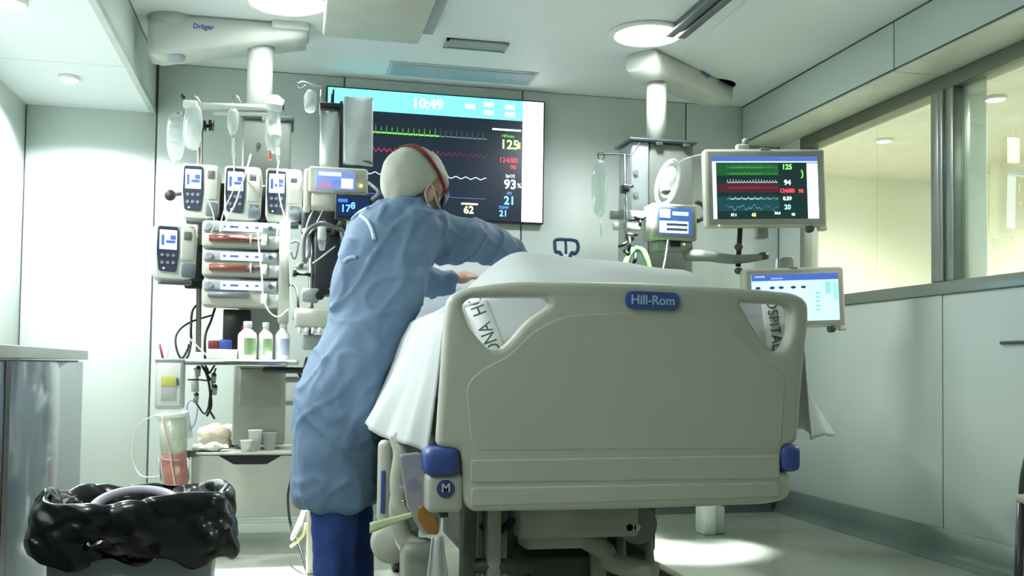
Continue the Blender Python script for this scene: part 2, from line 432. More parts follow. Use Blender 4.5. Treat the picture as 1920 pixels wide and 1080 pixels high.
downlight('corridor_downlight', 3.96, 6.04, 2.5, .05, 'round corridor downlight seen through the left window pane', LAMP, 'corridor downlights')
for yy, lb_ in ((3.84, 'third corridor downlight from the corridor end wall'), (2.74, 'fourth corridor downlight from the corridor end wall')):
    downlight('corridor_downlight', 3.96, yy, 2.5, .05, lb_, LAMP, 'corridor downlights')
# air grille
t = thing('air_vent', 'small grey rectangular air vent in the ceiling', 'vent', (0.93, 5.12, ZC - .02))
a = atz(838, 70, ZC); b = atz(945, 95, ZC)
vx0, vx1, vy0, vy1 = a.x, b.x, b.y - .02 if b.y < a.y else a.y, max(a.y, b.y)
vy0, vy1 = min(a.y, b.y), max(a.y, b.y)
VG = mat('vent_grey', (150, 158, 152), .5)
MB().box(vx0, vx1, vy0, vy1, ZC - .006, ZC).build('backing', mat('vent_dark', (104, 112, 108), .6), t)
fm = MB()
for q in ((vx0, vx1, vy0, vy0 + .015), (vx0, vx1, vy1 - .015, vy1), (vx0, vx0 + .015, vy0, vy1), (vx1 - .015, vx1, vy0, vy1)): fm.box(q[0], q[1], q[2], q[3], ZC - .014, ZC - .001)
fm.build('frame', VG, t)
for k in range(7):
    y = vy0 + .03 + (vy1 - vy0 - .06) * k / 6
    MB().box(vx0 + .015, vx1 - .015, y - .008, y + .004, ZC - .012, ZC - .006).build('slat', VG, t)
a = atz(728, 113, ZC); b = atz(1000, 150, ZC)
t = thing('ceiling_reflection', 'long flat blue-grey panel standing in for the wall screen reflected in the ceiling', 'vent', (.95, 5.65, ZC - .01))  # added panel, no vent: its blue-grey colour paints the screen's reflection on the ceiling
MB().box(.52, 1.38, 5.52, 5.78, ZC - .006, ZC, .002).build('frame', mat('reflection_edge', (178, 190, 194), .5), t)
MB().box(.54, 1.36, 5.54, 5.76, ZC - .010, ZC - .005, .002).build('panel', mat('reflection_blue', (150, 164, 172), .5), t)
# big ceiling housing
t = thing('ceiling_housing', 'wide beige box housing hanging flat under the ceiling', 'housing', (.36, 4.7, ZC - .09))
a = at(605, 55, 4.95); b = at(785, 68, 4.95)
MB().box(a.x, b.x, 4.0, 4.95, ZC - .085, ZC, .012).build('cover', mat('housing', (186, 188, 178), .5), t)
MB().box(b.x, b.x + .07, 4.0, 4.93, ZC - .035, ZC, .006).build('side_flange', mat('housing2', (160, 168, 166), .5), t)
# ceiling track
t = thing('ceiling_track', 'dark grey double rail fixed to the ceiling', 'rail', (1.87, 3.9, ZC - .04))
for x in (1.842, 1.905):
    MB().box(x - .022, x + .022, 2.4, 4.66, ZC - .035, ZC, .003).build('rail', mat('track_grey', (104, 112, 116), .4, metal=.5), t)
MB().box(1.864, 1.883, 2.4, 4.64, ZC - .012, ZC).build('channel', DGREY, t)
MB().box(2.035, 2.05, 3.4, 5.0, ZC - .004, ZC).build('trim_2', WHITE, **ST)

# ================================================================== WALL SCREEN
YT = YB - .06
def tvp(px, py): return at(px, py, YT)
tl, br_ = at(612, 160, YT), at(1024, 421, YT)
tr = at(1022, 190, YT)
x0, x1, z0, z1 = tl.x, tr.x, br_.z, (tl.z + tr.z) / 2
tv = thing('wall_screen', 'large wall mounted display showing vital sign waveforms and the time', 'screen', ((x0 + x1) / 2, YT, z0))
MB().box(x0, x1, YT, YT + .05, z0, z1, .006).build('housing', BLACK, tv)
b_ = .010
MB().box(x0 + b_, x1 - b_, YT - .0015, YT + .004, z0 + b_, z1 - b_).build('screen', emat('tv_dark', (20, 32, 48), .55), tv)
W_ = x1 - x0; H_ = z1 - z0
def tvx(px): return at(px, 300, YT).x
xw = tvx(979)                       # white strip starts here
def tvz(f): return z1 - f * H_
MB().box(x0 + b_, xw, YT - .003, YT, tvz(.175), z1 - b_).build('header_bar', emat('tv_cyan', (110, 226, 236), 1.15), tv)
MB().box(xw, x1 - b_, YT - .003, YT, z0 + b_, z1 - b_).build('side_strip', emat('tv_white', (252, 252, 254), 1.5), tv)
SX = Vector((1, 0, 0)); SZ = Vector((0, 0, 1))
def tvtext(s, px, f, h, c, name='reading', bold=.0, strength=1.4):
    text_mb(s, h, (tvx(px), YT - .004, tvz(f)), SX, SZ, .001, bold=bold).build(name, emat('tv_%d_%d_%d' % c, c, strength), tv)
tvtext('10:49', 800, .092, .085, (255, 236, 232), 'clock', .0018)
for px, f in ((880, .085), (915, .06), (915, .125), (955, .07), (955, .13)):
    MB().box(tvx(px - 9), tvx(px + 9), YT - .0045, YT - .003, tvz(f + .018), tvz(f - .018), .001).build('icon', emat('tv_icon', (226, 244, 246), 1.1), tv)
tvtext('125', 955, .375, .078, (170, 255, 130), bold=.0015)
MB().box(tvx(970), tvx(975), YT - .0045, YT - .003, tvz(.40), tvz(.35)).build('icon', emat('tv_g', (150, 255, 110), 1.2), tv)
tvtext('HF/min', 952, .305, .026, (90, 190, 70))
MB().box(tvx(922), tvx(976), YT - .0045, YT - .003, tvz(.262), tvz(.247)).build('caption', emat('tv_wc', (226, 232, 236), 1.1), tv)
tvtext('124/80', 953, .50, .042, (230, 50, 80)); tvtext('98', 962, .555, .036, (220, 50, 80))
tvtext('SpO2', 957, .625, .026, (230, 234, 238)); tvtext('93', 957, .695, .078, (250, 252, 252), bold=.0015)
tvtext('%', 974, .70, .04, (240, 240, 240))
tvtext('RR', 956, .765, .026, (90, 130, 210)); tvtext('21', 956, .825, .07, (110, 205, 255), bold=.0015)
tvtext('62', 880, .915, .062, (245, 248, 150), bold=.0015)
MB().box(tvx(866), tvx(897), YT - .0045, YT - .003, tvz(.872), tvz(.858)).build('caption', emat('tv_yc', (240, 244, 170), 1.2), tv)
tvtext('TEMP', 945, .882, .026, (90, 140, 220)); tvtext('21', 945, .93, .052, (110, 190, 255), bold=.001)
def wave(fn, f0, pxa, pxb, c, n=240, wd=.004, strength=1.1):
    xa, xb = tvx(pxa), tvx(pxb); mb = MB(); vs_ = []; fs = []
    for i in range(n + 1):
        x = xa + (xb - xa) * i / n; z = tvz(f0) + fn(i / n)
        vs_ += [(x, YT - .004, z - wd / 2), (x, YT - .004, z + wd / 2), (x, YT - .0025, z + wd / 2), (x, YT - .0025, z - wd / 2)]
    for i in range(n):
        for k in range(4): fs.append([4 * i + k, 4 * i + (k + 1) % 4, 4 * i + 4 + (k + 1) % 4, 4 * i + 4 + k])
    mb.add(vs_, fs).build('waveform', emat('tvw_%d_%d_%d' % c, c, strength), tv)
def ecg(t, k): 
    p = (t * k) % 1
    return .045 * max(0, 1 - abs(p - .3) / .07) - .006 * max(0, 1 - abs(p - .42) / .06)
wave(lambda t: ecg(t, 13), .34, 690, 822, (120, 220, 80), wd=.008)
wave(lambda t: ecg(t, 9), .34, 822, 912, (110, 140, 130), wd=.005, strength=.8)
wave(lambda t: .022 * abs((t * 13) % 1 - .4) * 2 - .012, .475, 690, 822, (200, 40, 80))
wave(lambda t: .018 * abs((t * 9) % 1 - .4) * 2 - .012, .475, 822, 912, (120, 36, 66), strength=.8)
wave(lambda t: .006 * math.sin(t * 90), .66, 640, 912, (200, 208, 214), wd=.005)
wave(lambda t: 0, .82, 690, 910, (60, 74, 130), wd=.006, strength=.8)

# ================================================================== LEFT ALCOVE COUNTER
CT = 0.944
t = thing('counter_cabinet', 'glossy grey floor standing cabinet under the alcove worktop', 'cabinet', (-1.1, 3.0, 0))
GLOSS = mat('cabinet_gloss', (132, 144, 152), 0.12, var=0.03, spec=0.6)
MB().box(XL + .07, XS + .0, 0.6, 3.985, 0.08, 0.905).build('carcass', mat('carcass', (120, 130, 136), .4), t)
MB().box(XL + .07, XS - .05, 0.62, 3.95, 0.0, 0.08).build('plinth', DGREY, t)
yy = [3.985, 2.985, 1.99, 1.0]
for i in range(3):
    d = MB().box(XS, XS + .018, yy[i + 1] + .012, yy[i] - .001, 0.085, 0.900, .002, 1).build('door', GLOSS, t)
MB().box(XS, XS + .020, 2.935, 2.984, 0.085, 0.900).build('seam_strip', BLACK, t)
MB().box(XL + .002, XS + .03, 0.58, 4.01, 0.908, CT, .003).build('worktop', mat('worktop', (186, 192, 184), .35), label='pale grey alcove worktop with a square front edge', cat='worktop')

# ================================================================== WASTE BIN
bt = thing('waste_bin', 'grey waste bin lined with a crumpled black plastic bag', 'bin', (-0.30, 2.2, 0))
bc = at(258, 950, 2.2); bcx, bcy = bc.x, 2.2
def rrect(cx, cy, hx, hy, z, e=5.0, n=64, wob=None):
    out = []
    for k in range(n):
        a_ = 2 * math.pi * k / n; c_, s_ = math.cos(a_), math.sin(a_)
        q = (abs(c_) ** e + abs(s_) ** e) ** (-1 / e); p = Vector((cx + hx * q * c_, cy + hy * q * s_, z))
        out.append(wob(p, a_) if wob else p)
    return out
bw = .165
MB().loft([rrect(bcx, bcy, bw * .82, .15 * .82, 0), rrect(bcx, bcy, bw * .84, .15 * .84, .02), rrect(bcx, bcy, bw * .97, .15, .60), rrect(bcx, bcy, bw * .97, .15, .612),
           rrect(bcx, bcy, bw * .9, .14, .612), rrect(bcx, bcy, bw * .8, .12, .1)]).build('bin_body', mat('bin_grey', (140, 148, 156), .35, var=.03), bt)
prof = [(.0, .30), (.5, .33), (.66, .48), (.74, .585), (.82, .622), (.90, .636), (.97, .628), (1.02, .605), (1.05, .575), (1.065, .555), (1.06, .53), (1.03, .512), (.95, .515)]
def bagring(sx, z, i):
    def wob(p, a_):
        n1 = noise.noise(Vector((math.cos(a_) * 2.2, math.sin(a_) * 2.2, z * 9 + i * .15)))
        n2 = noise.noise(Vector((math.cos(a_) * 6, math.sin(a_) * 6, z * 22 + 5)))
        n3 = abs(noise.noise(Vector((math.cos(a_) * 3 + z * 12, math.sin(a_) * 3, z * 16 + 9))))
        k = 1 + (n1 * .06 + n2 * .02 + n3 * .06 - .02) * (1 if i > 3 else .3)
        dz = noise.noise(Vector((math.cos(a_) * 1.7 + 3, math.sin(a_) * 1.7, 4))) * .022 * (1 if i >= 3 else .2)
        if i >= 9: dz += .03 * noise.noise(Vector((math.cos(a_) * 2.5, math.sin(a_) * 2.5, 8))) - .02 * max(0, math.cos(a_))
        return Vector((bcx + (p.x - bcx) * k, bcy + (p.y - bcy) * k, p.z + dz))
    return rrect(bcx, bcy, .190 * sx, .168 * sx, z, 4, 180, wob)
pr = [(Vector((a_, b_, 0))) for a_, b_ in prof]; pr = smooth_path(pr, 5)
bag = MB().loft([bagring(max(.02, p.x), p.y, i * 12 / (len(pr) - 1)) for i, p in enumerate(pr)], caps=False)
def crease(c, n):
    q = Vector((c.x + c.y * .4, c.y, c.z * 1.6 + c.x * .5))
    return -.009 * max(0, 1 - abs(noise.noise(q * 5)) * 3.5) - .005 * max(0, 1 - abs(noise.noise(q * 12 + Vector((4, 2, 1)))) * 4) + .008 * noise.noise(q * 4)
bag = displace(bag, crease)
bag.build('bin_bag', mat('bin_bag_black', (10, 11, 12), 0.22, var=.1, spec=.6, bump=.12, bscale=18), bt, label='crumpled glossy black bag folded over the rim')
rg = MB().tube([(bcx + .0 + .085 * math.cos(a_), bcy - .03 + .085 * math.sin(a_), .598 + .030 * math.sin(a_)) for a_ in [2 * math.pi * k / 28 for k in range(28)]], .010, 10, True, 2)
rg.build('bag_ring', mat('ring_lilac', (196, 198, 212), .4), bt, label='pale lilac plastic ring inside the bag')

# ================================================================== LEFT CEILING PENDANT
YC = 5.14
base = at(490, 700, YC)
lp = thing('supply_pendant', 'white ceiling arm and grey supply column carrying the infusion pumps', 'medical column', (base.x, YC, .2))
# arm
aL, aR = at(284, 88, YC), at(578, 52, YC)
armm = MB()
n_ = 14; rings = []
for i in range(n_ + 1):
    u = i / n_; px = 282 + (575 - 282) * u
    c = at(px, 82 - 26 * u, YC); hh = (.088 - .012 * u) ; hd = .11
    z1_ = min(ZC - .004, c.z + hh)
    if i in (0,): hh *= .8
    rings.append([(c.x, YC + hd * a_, (c.z + (z1_ - c.z) * b_) if b_ > 0 else c.z + hh * b_) for a_, b_ in ((-1, -.75), (-.9, -1), (.9, -1), (1, -.75), (1, .75), (.9, 1), (-.9, 1), (-1, .75))])
armm.loft(rings).build('arm', PENDW, lp)
c = at(325, 108, YC); MB().lathe([(.001, -.012), (.055, -.012), (.06, -.004), (.06, .02), (.001, .02)], (c.x, YC - .02, c.z + .0), caps=False).build('pivot_cap', mat('cap_grey', (146, 156, 164), .45), lp)
c2 = at(430, 60, YC); MB().cyl((c.x, YC, c.z + .1), (c.x, YC, ZC), .10, .13, 24).build('ceiling_flange', PENDW, lp)
c3 = at(548, 66, YC); MB().box(c3.x - .10, c3.x + .085, YC - .14, YC + .1, c3.z - .012, c3.z + .085, .012).build('arm_end_box', PENDW, lp)
p = at(385, 64, YC); text_mb('Dräger', .034, (p.x, YC - .1115, p.z), SX, SZ + SX * .0, .002, bold=.001).build('lettering', mat('logo_blue', (96, 104, 160), .5), lp)
p = at(482, 45, YC); text_mb('4 - 97', .022, (p.x, YC - .1115, p.z), SX, SZ, .002).build('lettering', mat('logo_grey', (150, 154, 150), .5), lp)
ct, cb = at(489, 80, YC), at(487, 205, YC)
MB().cyl((ct.x, YC, cb.z - .1), (ct.x, YC, ct.z), .064, None, 28).build('drop_tube', PENDW, lp)
# service head column
hx0, hx1 = at(455, 300, YC).x, at(545, 300, YC).x
hz1 = at(500, 232, YC).z; hz0 = at(500, 690, YC).z
MB().box(hx0, hx1, YC - .10, YC + .14, hz0, hz1, .015).build('service_column', PENDG, lp)
MB().box(hx0 - .012, hx1 + .012, YC - .115, YC + .155, hz1 - .005, hz1 + .022, .01).build('column_cap', DGREY, lp)
for px, py in ((485, 272),): 
    q = at(px, py, YC - .1); MB().cyl((q.x, YC - .112, q.z), (q.x, YC - .098, q.z), .010).build('socket', DGREY, lp)
# lower column
q0, q1 = at(436, 760, 5.12), at(535, 760, 5.12)
MB().box(q0.x, q1.x, 5.12, 5.34, at(490, 835, 5.12).z, hz0 + .06, .012).build('lower_column', mat('pendant_grey2', (162, 166, 156), .5), lp)
q0, q1 = at(448, 760, 5.12), at(524, 760, 5.12)
MB().box(q0.x, q1.x, 5.108, 5.125, at(490, 762, 5.12).z, at(490, 690, 5.12).z, .008).build('access_panel', mat('pendant_grey3', (146, 148, 138), .5), lp)
# shelf
s0, s1 = at(346, 680, 4.62), at(560, 680, 4.62)
SHZ = at(450, 674, 4.62).z
sh = MB().box(s0.x, s1.x, 4.62, 5.0, SHZ - .022, SHZ, .006).build('shelf', mat('shelf_grey', (176, 182, 178), .4), lp)
MB().box(s0.x, s1.x - .05, 4.605, 4.617, SHZ - .028, SHZ - .004, .004).build('equipment_rail', CHROME, lp)
MB().box(s1.x - .16, s1.x + .04, 4.64, 4.70, SHZ - .06, SHZ - .032, .012).build('side_handle', BLACK, lp)
# drawer unit
d0, d1 = at(357, 900, 4.96), at(566, 900, 4.96)
DZ = at(460, 848, 4.96).z; DB = at(460, 972, 4.96).z
MB().box(d0.x, d1.x, 4.98, 5.44, DB, DZ - .015, .01).build('drawer_body', BEIGE, lp)
MB().box(d0.x - .006, d1.x + .006, 4.96, 5.46, DZ - .014, DZ, .006).build('drawer_top', mat('drawer_top', (186, 190, 180), .4), lp)
hz = at(460, 853, 4.96).z; hb = at(460, 871, 4.96).z
hxs = [at(p_, 860, 4.96).x for p_ in (410, 528, 500, 438)]
drawer_poly = round_poly([(d0.x + .004, DB + .004), (d1.x - .004, DB + .004), (d1.x - .004, DZ - .017), (hxs[1], DZ - .017), (hxs[2], hb), (hxs[3], hb), (hxs[0], DZ - .017), (d0.x + .004, DZ - .017)], .008, 3)
dr = plate_mb([drawer_poly], .01, .003, lambda u, v, n: Vector((u, 4.971 - n, v))).build('drawer', mat('drawer_front', (168, 174, 162), .45), lp)
MB().box(hxs[0], hxs[1], 4.9715, 4.979, hb - .005, DZ - .016).build('handle_recess', BLACK, dr)
# horizontal arms right of the column
for py in (712, 755):
    q = at(535, py, 4.98); e_ = at(562, py - 1, 4.98)
    MB().cyl(q, e_ + Vector((.06, 0, 0)), .014).build('side_bar', MGREY, lp)
# top rail with hooks
ra, rb = at(352, 198, 4.8), at(512, 203, 4.8)
rl = MB().cyl(ra, rb, .017).build('hanger_rail', PENDW, lp)
MB().cyl(at(400, 212, 4.8), at(505, 214, 4.8), .010).build('hanger_rail', LGREY, lp)
for px in (365, 442):
    MB().tube([at(px + a_, y_, 4.8) for a_, y_ in ((12, 196), (4, 182), (-4, 180), (-6, 190), (0, 200))], .004, 6).build('rail_hook', CHROME, rl)
MB().box(at(490, 208, 4.8).x, at(520, 208, 4.8).x, 4.8, 4.93, at(500, 216, 4.8).z, at(500, 200, 4.8).z, .01).build('rail_bracket', PENDW, lp)
# mounting board + vertical poles for pumps
MB().cyl(at(376, 205, 4.85), at(372, 660, 4.85), .0125).build('mounting_pole', mat('pole_brown', (128, 122, 116), .35, metal=.5), lp)
ck = MB(); q = at(382, 236, 4.85)
ck.box(q.x - .022, q.x + .012, 4.82, 4.88, q.z - .024, q.z + .022, .008); ck.cyl(q + Vector((.012, 0, 0)), q + Vector((.035, 0, 0)), .008); ck.cyl(q + Vector((.034, 0, -.022)), q + Vector((.034, 0, .028)), .011, .014)
ck.build('pole_clamp', BLACK, lp)
q = at(343, 181, 4.8); MB().ell(q, .012, .012, .012).build('rail_knob', BLACK, lp)
MB().box(at(410, 360, 4.86).x, at(560, 360, 4.86).x, 4.86, 4.9, at(480, 400, 4.86).z, at(480, 352, 4.86).z, .008).build('pump_rail', BLACK, lp)
q = at(319, 366, 4.78); MB().ell(q, .026, .02, .026).build('clamp_knob', BLACKS, lp); MB().cyl(q, at(350, 362, 4.86), .009).build('clamp_shaft', DGREY, lp)

# ------------------------------------------------------------------ infusion pumps (row of three + one lower)
SCRB = emat('pump_screen', (178, 206, 250), 1.15); SCRD = emat('pump_figure', (70, 90, 150), .5)
FACE = mat('pump_face', (50, 56, 70), .3); PUMPB = mat('pump_body', (172, 176, 166), .4); PUMPD = mat('pump_door', (92, 102, 106), .4)
def make_pump(label, px, py, Y, rz=0.0, w=.170, h=.262, group='infusion pumps on the left column'):
    c = at(px, py, Y)
    t = thing('infusion_pump', label, 'infusion pump', c, (0, 0, rz), group)
    X = lambda a_: (a_ - .5) * w
    Z = lambda b_: (.5 - b_) * h
    bd = plate_mb([round_poly([(X(0), Z(.02)), (X(.95), Z(.03)), (X(1), Z(.3)), (X(.97), Z(.93)), (X(.75), Z(1)), (X(.08), Z(1)), (X(0), Z(.88))], .02)], .05, .010, lambda u, v, n: Vector((u, .05 - n, v)))
    bd.build('body', PUMPB, t, local=True)
    fc = plate_mb([round_poly([(X(.05), Z(.07)), (X(.53), Z(.07)), (X(.555), Z(.5)), (X(.5), Z(.86)), (X(.08), Z(.84)), (X(.03), Z(.5))], .012)], .004, .0015, lambda u, v, n: Vector((u, -.001 - n, v))).build('face_panel', FACE, t, local=True)
    MB().box(X(.09), X(.50), -.0065, -.004, Z(.47), Z(.13), .002, 1).build('display', SCRB, fc, local=True)
    fg = MB(); fg.box(X(.13), X(.2), -.0075, -.0064, Z(.40), Z(.22)); fg.box(X(.24), X(.46), -.0075, -.0064, Z(.36), Z(.31)); fg.box(X(.34), X(.47), -.0075, -.0064, Z(.30), Z(.22))
    fg.build('display_figure', SCRD, fc, local=True)
    for k in range(6):
        a_, b_ = (.16, .29, .42)[k % 3], (.57, .70)[k // 3]
        MB().cyl((X(a_), -.0075, Z(b_)), (X(a_), -.003, Z(b_)), .008, None, 10).build('key', mat('pump_key', (112, 120, 130), .4), fc, local=True)
    MB().cyl((X(.2), -.008, Z(.8)), (X(.2), -.003, Z(.8)), .004, None, 8).build('status_light', emat('led_white', (255, 255, 255), 1.5), fc, local=True)
    dd = MB().box(X(.58), X(.95), -.006, .02, Z(.66), Z(.06), .01).build('side_door', PUMPB, t, local=True)
    MB().box(X(.66), X(.84), -.010, -.005, Z(.28), Z(.14), .004).build('door_button', mat('pump_btn', (92, 94, 90), .5), dd, local=True)
    MB().box(X(.60), X(.97), -.003, .03, Z(.96), Z(.67), .012).build('lower_door', PUMPD, t, local=True)
    MB().box(X(.12), X(.9), .0, .06, Z(1.07), Z(.985), .006).build('base_tray', DGREY, t, local=True)
    MB().box(X(.9), X(1.16), .03, .09, Z(.98), Z(.32), .008).build('rear_clamp', BLACK, t, local=True)
    return t
make_pump('infusion pump with lit blue screen, leftmost of the row of three', 377, 358, 4.72)
make_pump('infusion pump with lit blue screen, middle of the row of three', 456, 362, 4.72)
make_pump('infusion pump with lit blue screen, rightmost of the row of three', 533, 366, 4.72)
make_pump('single infusion pump hung lower left beside the syringe pumps', 331, 472, 4.72, .28, .185, .26)
MB().box(at(345, 480, 4.80).x, at(382, 480, 4.80).x, 4.83, 4.87, at(360, 540, 4.8).z, at(360, 505, 4.8).z, .01).build('pump_bracket', BLACK, lp)

# ------------------------------------------------------------------ syringe pump stack
def make_syringe(label, y0, y1, lit, fluid):
    Y = 4.70; xm = 450
    xl, xr = at(378, (y0 + y1) / 2, Y).x, at(524, (y0 + y1) / 2, Y).x
    za, zb = at(xm, y0, Y).z, at(xm, y1, Y).z
    t = thing('syringe_pump', label, 'syringe pump', ((xl + xr) / 2, Y, zb), None, 'stacked syringe pumps')
    X = lambda a_: xl + (xr - xl) * a_
    Z = lambda b_: za + (zb - za) * b_
    MB().box(xl, xr, Y, Y + .14, zb + .002, za - .002, .016).build('body', PUMPB, t)
    MB().box(X(.02), X(.96), Y - .012, Y + .004, Z(.42), Z(.06), .008).build('control_strip', mat('syr_strip', (150, 158, 166), .4), t)
    ds = MB().box(X(.24), X(.78), Y - .015, Y - .010, Z(.39), Z(.09), .003).build('display', emat('syr_' + lit, (196, 214, 255) if lit == 'blue' else (180, 226, 214), 1.5 if lit == 'blue' else .95), t)
    for a_, b_ in ((.27, .31), (.36, .47), (.56, .60), (.68, .73)):
        MB().box(X(a_), X(b_), Y - .0165, Y - .0145, Z(.28), Z(.20)).build('display_figure', SCRD, ds)
    MB().cyl((X(.1), Y - .02, Z(.24)), (X(.1), Y - .008, Z(.24)), .014).build('dial', MGREY, t)
    MB().cyl((X(.88), Y - .018, Z(.24)), (X(.88), Y - .008, Z(.24)), .010).build('dial', DGREY, t)
    MB().box(X(.04), X(.78), Y - .004, Y + .006, Z(.93), Z(.47), .008).build('syringe_bay', mat('syr_bay', (176, 172, 160), .45), t)
    sy_ = thing('x', None, None, (0, 0, 0)) if False else None
    zc_ = Z(.66)
    if fluid:
        MB().cyl((X(.10), Y - .017, zc_), (X(.62), Y - .017, zc_), .0145).build('syringe_barrel', mat('syringe_' + fluid, (128, 70, 52) if fluid == 'brown' else (116, 58, 52), .25), t)
        MB().cyl((X(.62), Y - .017, zc_), (X(.64), Y - .017, zc_), .022).build('syringe_flange', LGREY, t)
        MB().cyl((X(.64), Y - .017, zc_), (X(.78), Y - .017, zc_), .008).build('plunger', mat('plunger', (70, 60, 58), .5), t)
    else:
        MB().cyl((X(.08), Y - .014, Z(.56)), (X(.60), Y - .014, Z(.56)), .011).build('syringe_barrel', mat('syr_grey', (120, 128, 136), .3), t)
    MB().box(X(.76), X(.84), Y - .026, Y, Z(.86), Z(.5), .006).build('plunger_clamp', WHITE, t)
    MB().box(X(.86), X(1.0), Y - .006, Y + .01, Z(.95), Z(.5), .008).build('drive_head', mat('syr_drive', (166, 172, 164), .4), t)
    return t
make_syringe('syringe pump with blue display and dark red syringe, top of the stack', 414, 467, 'blue', 'red')
make_syringe('syringe pump with green display and brown syringe, middle of the stack', 469, 521, 'green', 'brown')
make_syringe('syringe pump with blue display and no red syringe, bottom of the stack', 523, 577, 'blue', None)
MB().box(at(522, 500, 4.68).x, at(543, 500, 4.68).x, 4.69, 4.84, at(530, 606, 4.68).z, at(530, 412, 4.68).z, .012).build('pump_rack', mat('rack_grey', (150, 154, 144), .45), lp)
MB().box(at(418, 600, 4.80).x, at(470, 600, 4.80).x, 4.80, 4.9, SHZ + .002, at(440, 580, 4.8).z, .006).build('small_monitor', mat('dark_olive', (34, 38, 32), .25), label='small black switched-off screen behind the bottles on the column shelf', cat='monitor')

# ------------------------------------------------------------------ IV bags and lines
def bag_mb(cx, cz, Y, w, h, d=.018, seed=0):
    def fn(u, v):
        a_ = 2 * math.pi * u; b_ = v
        prof = math.sin(math.pi * min(1, max(0, b_))) ** .35
        nx = noise.noise(Vector((math.cos(a_) * 2, b_ * 4, seed))) * .12
        return (cx + w / 2 * math.cos(a_) * (.25 + .75 * prof) * (1 + nx), Y + d * math.sin(a_) * prof * (1 + nx * 3), cz + h / 2 - h * b_)
    rings = []
    for j in range(15):
        rings.append([fn(k / 24, j / 14) for k in range(24)])
    return MB().loft(rings)
IVL = thing('iv_bag', 'crumpled clear IV bag at the left end of the hanger rail', 'iv bag', at(362, 290, 4.78), None, 'hanging infusion bags')
c = at(362, 238, 4.78); bag_mb(c.x, c.z, 4.78, .085, .22, .02, 1).build('pouch', MILKY, IVL)
c = at(358, 196, 4.78); MB().box(c.x - .035, c.x + .03, 4.765, 4.79, c.z - .018, c.z + .018, .008).build('hanger_clip', WHITE, IVL)
c = at(326, 256, 4.8); IVP = thing('iv_bag', 'flat printed clear IV bag hanging left of the column by a ring', 'iv bag', (c.x, 4.8, c.z - .12), None, 'hanging infusion bags')
bag_mb(c.x + .01, c.z, 4.8, .085, .23, .010, 4).build('pouch', CLEAR, IVP)
for k in range(4):
    MB().box(c.x - .02, c.x + .025, 4.7885, 4.790, c.z + .07 - k * .032, c.z + .085 - k * .032).build('print_line', mat('bag_print', (150, 160, 156), .6), IVP)
q = at(336, 214, 4.8); MB().tube([(q.x + .014 * math.cos(a_), 4.8, q.z + .014 * math.sin(a_)) for a_ in [k * math.pi / 5 for k in range(10)]], .003, 6, True, 3).build('hanging_ring', CHROME, IVP)
q2 = at(327, 318, 4.79); MB().cyl(at(326, 300, 4.8), at(327, 334, 4.8), .009).build('drip_chamber', MILKY, IVP)
t = thing('drip_chamber', 'small white capped bottle with drip chamber under the hanger rail', 'iv bottle', at(437, 300, 4.78), None, 'hanging infusion bags')
c = at(437, 225, 4.78)
MB().lathe([(.001, .05), (.018, .05), (.026, .035), (.028, 0), (.026, -.04), (.016, -.062), (.010, -.075), (.001, -.075)], c).build('bottle', MILKY, t)
MB().cyl(at(437, 253, 4.78), at(438, 296, 4.78), .008).build('chamber', CLEAR, t)
MB().cyl(at(437, 252, 4.78), at(437, 262, 4.78), .012, .007).build('spike', MGREY, t)
t = thing('iv_bag', 'long white IV bag hanging in front of the grey column', 'iv bag', at(514, 310, 4.72), None, 'hanging infusion bags')
c = at(515, 196, 4.72); MB().ell(c, .042, .022, .045).build('bag_hood', WHITE, t)
MB().box(c.x + .036, c.x + .044, 4.71, 4.73, c.z - .024, c.z + .024, .003).build('hood_clip', BLACK, t)
c = at(512, 245, 4.72); bag_mb(c.x, c.z, 4.72, .075, .22, .02, 7).build('pouch', MILKY, t)
MB().cyl(at(505, 283, 4.72), at(506, 300, 4.72), .008).build('port', mat('port_red', (170, 90, 84), .4), t)
MB().cyl(at(520, 278, 4.72), at(522, 304, 4.72), .012, .006).build('port', MILKY, t)
LINE = mat('iv_line', (222, 228, 222), .25)
def line(name, label, pts, r=.0028, m_=LINE, cat='tube', group='infusion lines on the left column'):
    return tubepx(pts, r, 7).build(name, m_, label=label, cat=cat, group=group)
line('iv_line', 'thin clear line from the long IV bag down across the rightmost pump', [(522, 304, 4.72), (520, 330, 4.66), (524, 370, 4.65), (534, 410, 4.65), (541, 440, 4.64), (543, 500, 4.64), (547, 560, 4.64), (550, 600, 4.7)])
line('iv_line', 'thin clear line from the drip chamber over the middle pump', [(438, 296, 4.78), (439, 330, 4.66), (436, 360, 4.66), (424, 385, 4.66), (416, 410, 4.66), (412, 436, 4.66)])
line('iv_line', 'white line crossing diagonally in front of the middle pump', [(470, 290, 4.75), (462, 320, 4.65), (452, 350, 4.65), (440, 385, 4.65), (424, 412, 4.65), (414, 434, 4.66)], .004)
line('iv_line', 'long white line looping down over the three syringe pumps', [(483, 430, 4.66), (486, 470, 4.64), (491, 520, 4.64), (494, 560, 4.64), (505, 585, 4.64), (522, 594, 4.66), (540, 580, 4.68)], .0035)
line('iv_line', 'short clear line beside the leftmost pump', [(388, 370, 4.66), (398, 395, 4.66), (402, 420, 4.66), (396, 436, 4.66)])

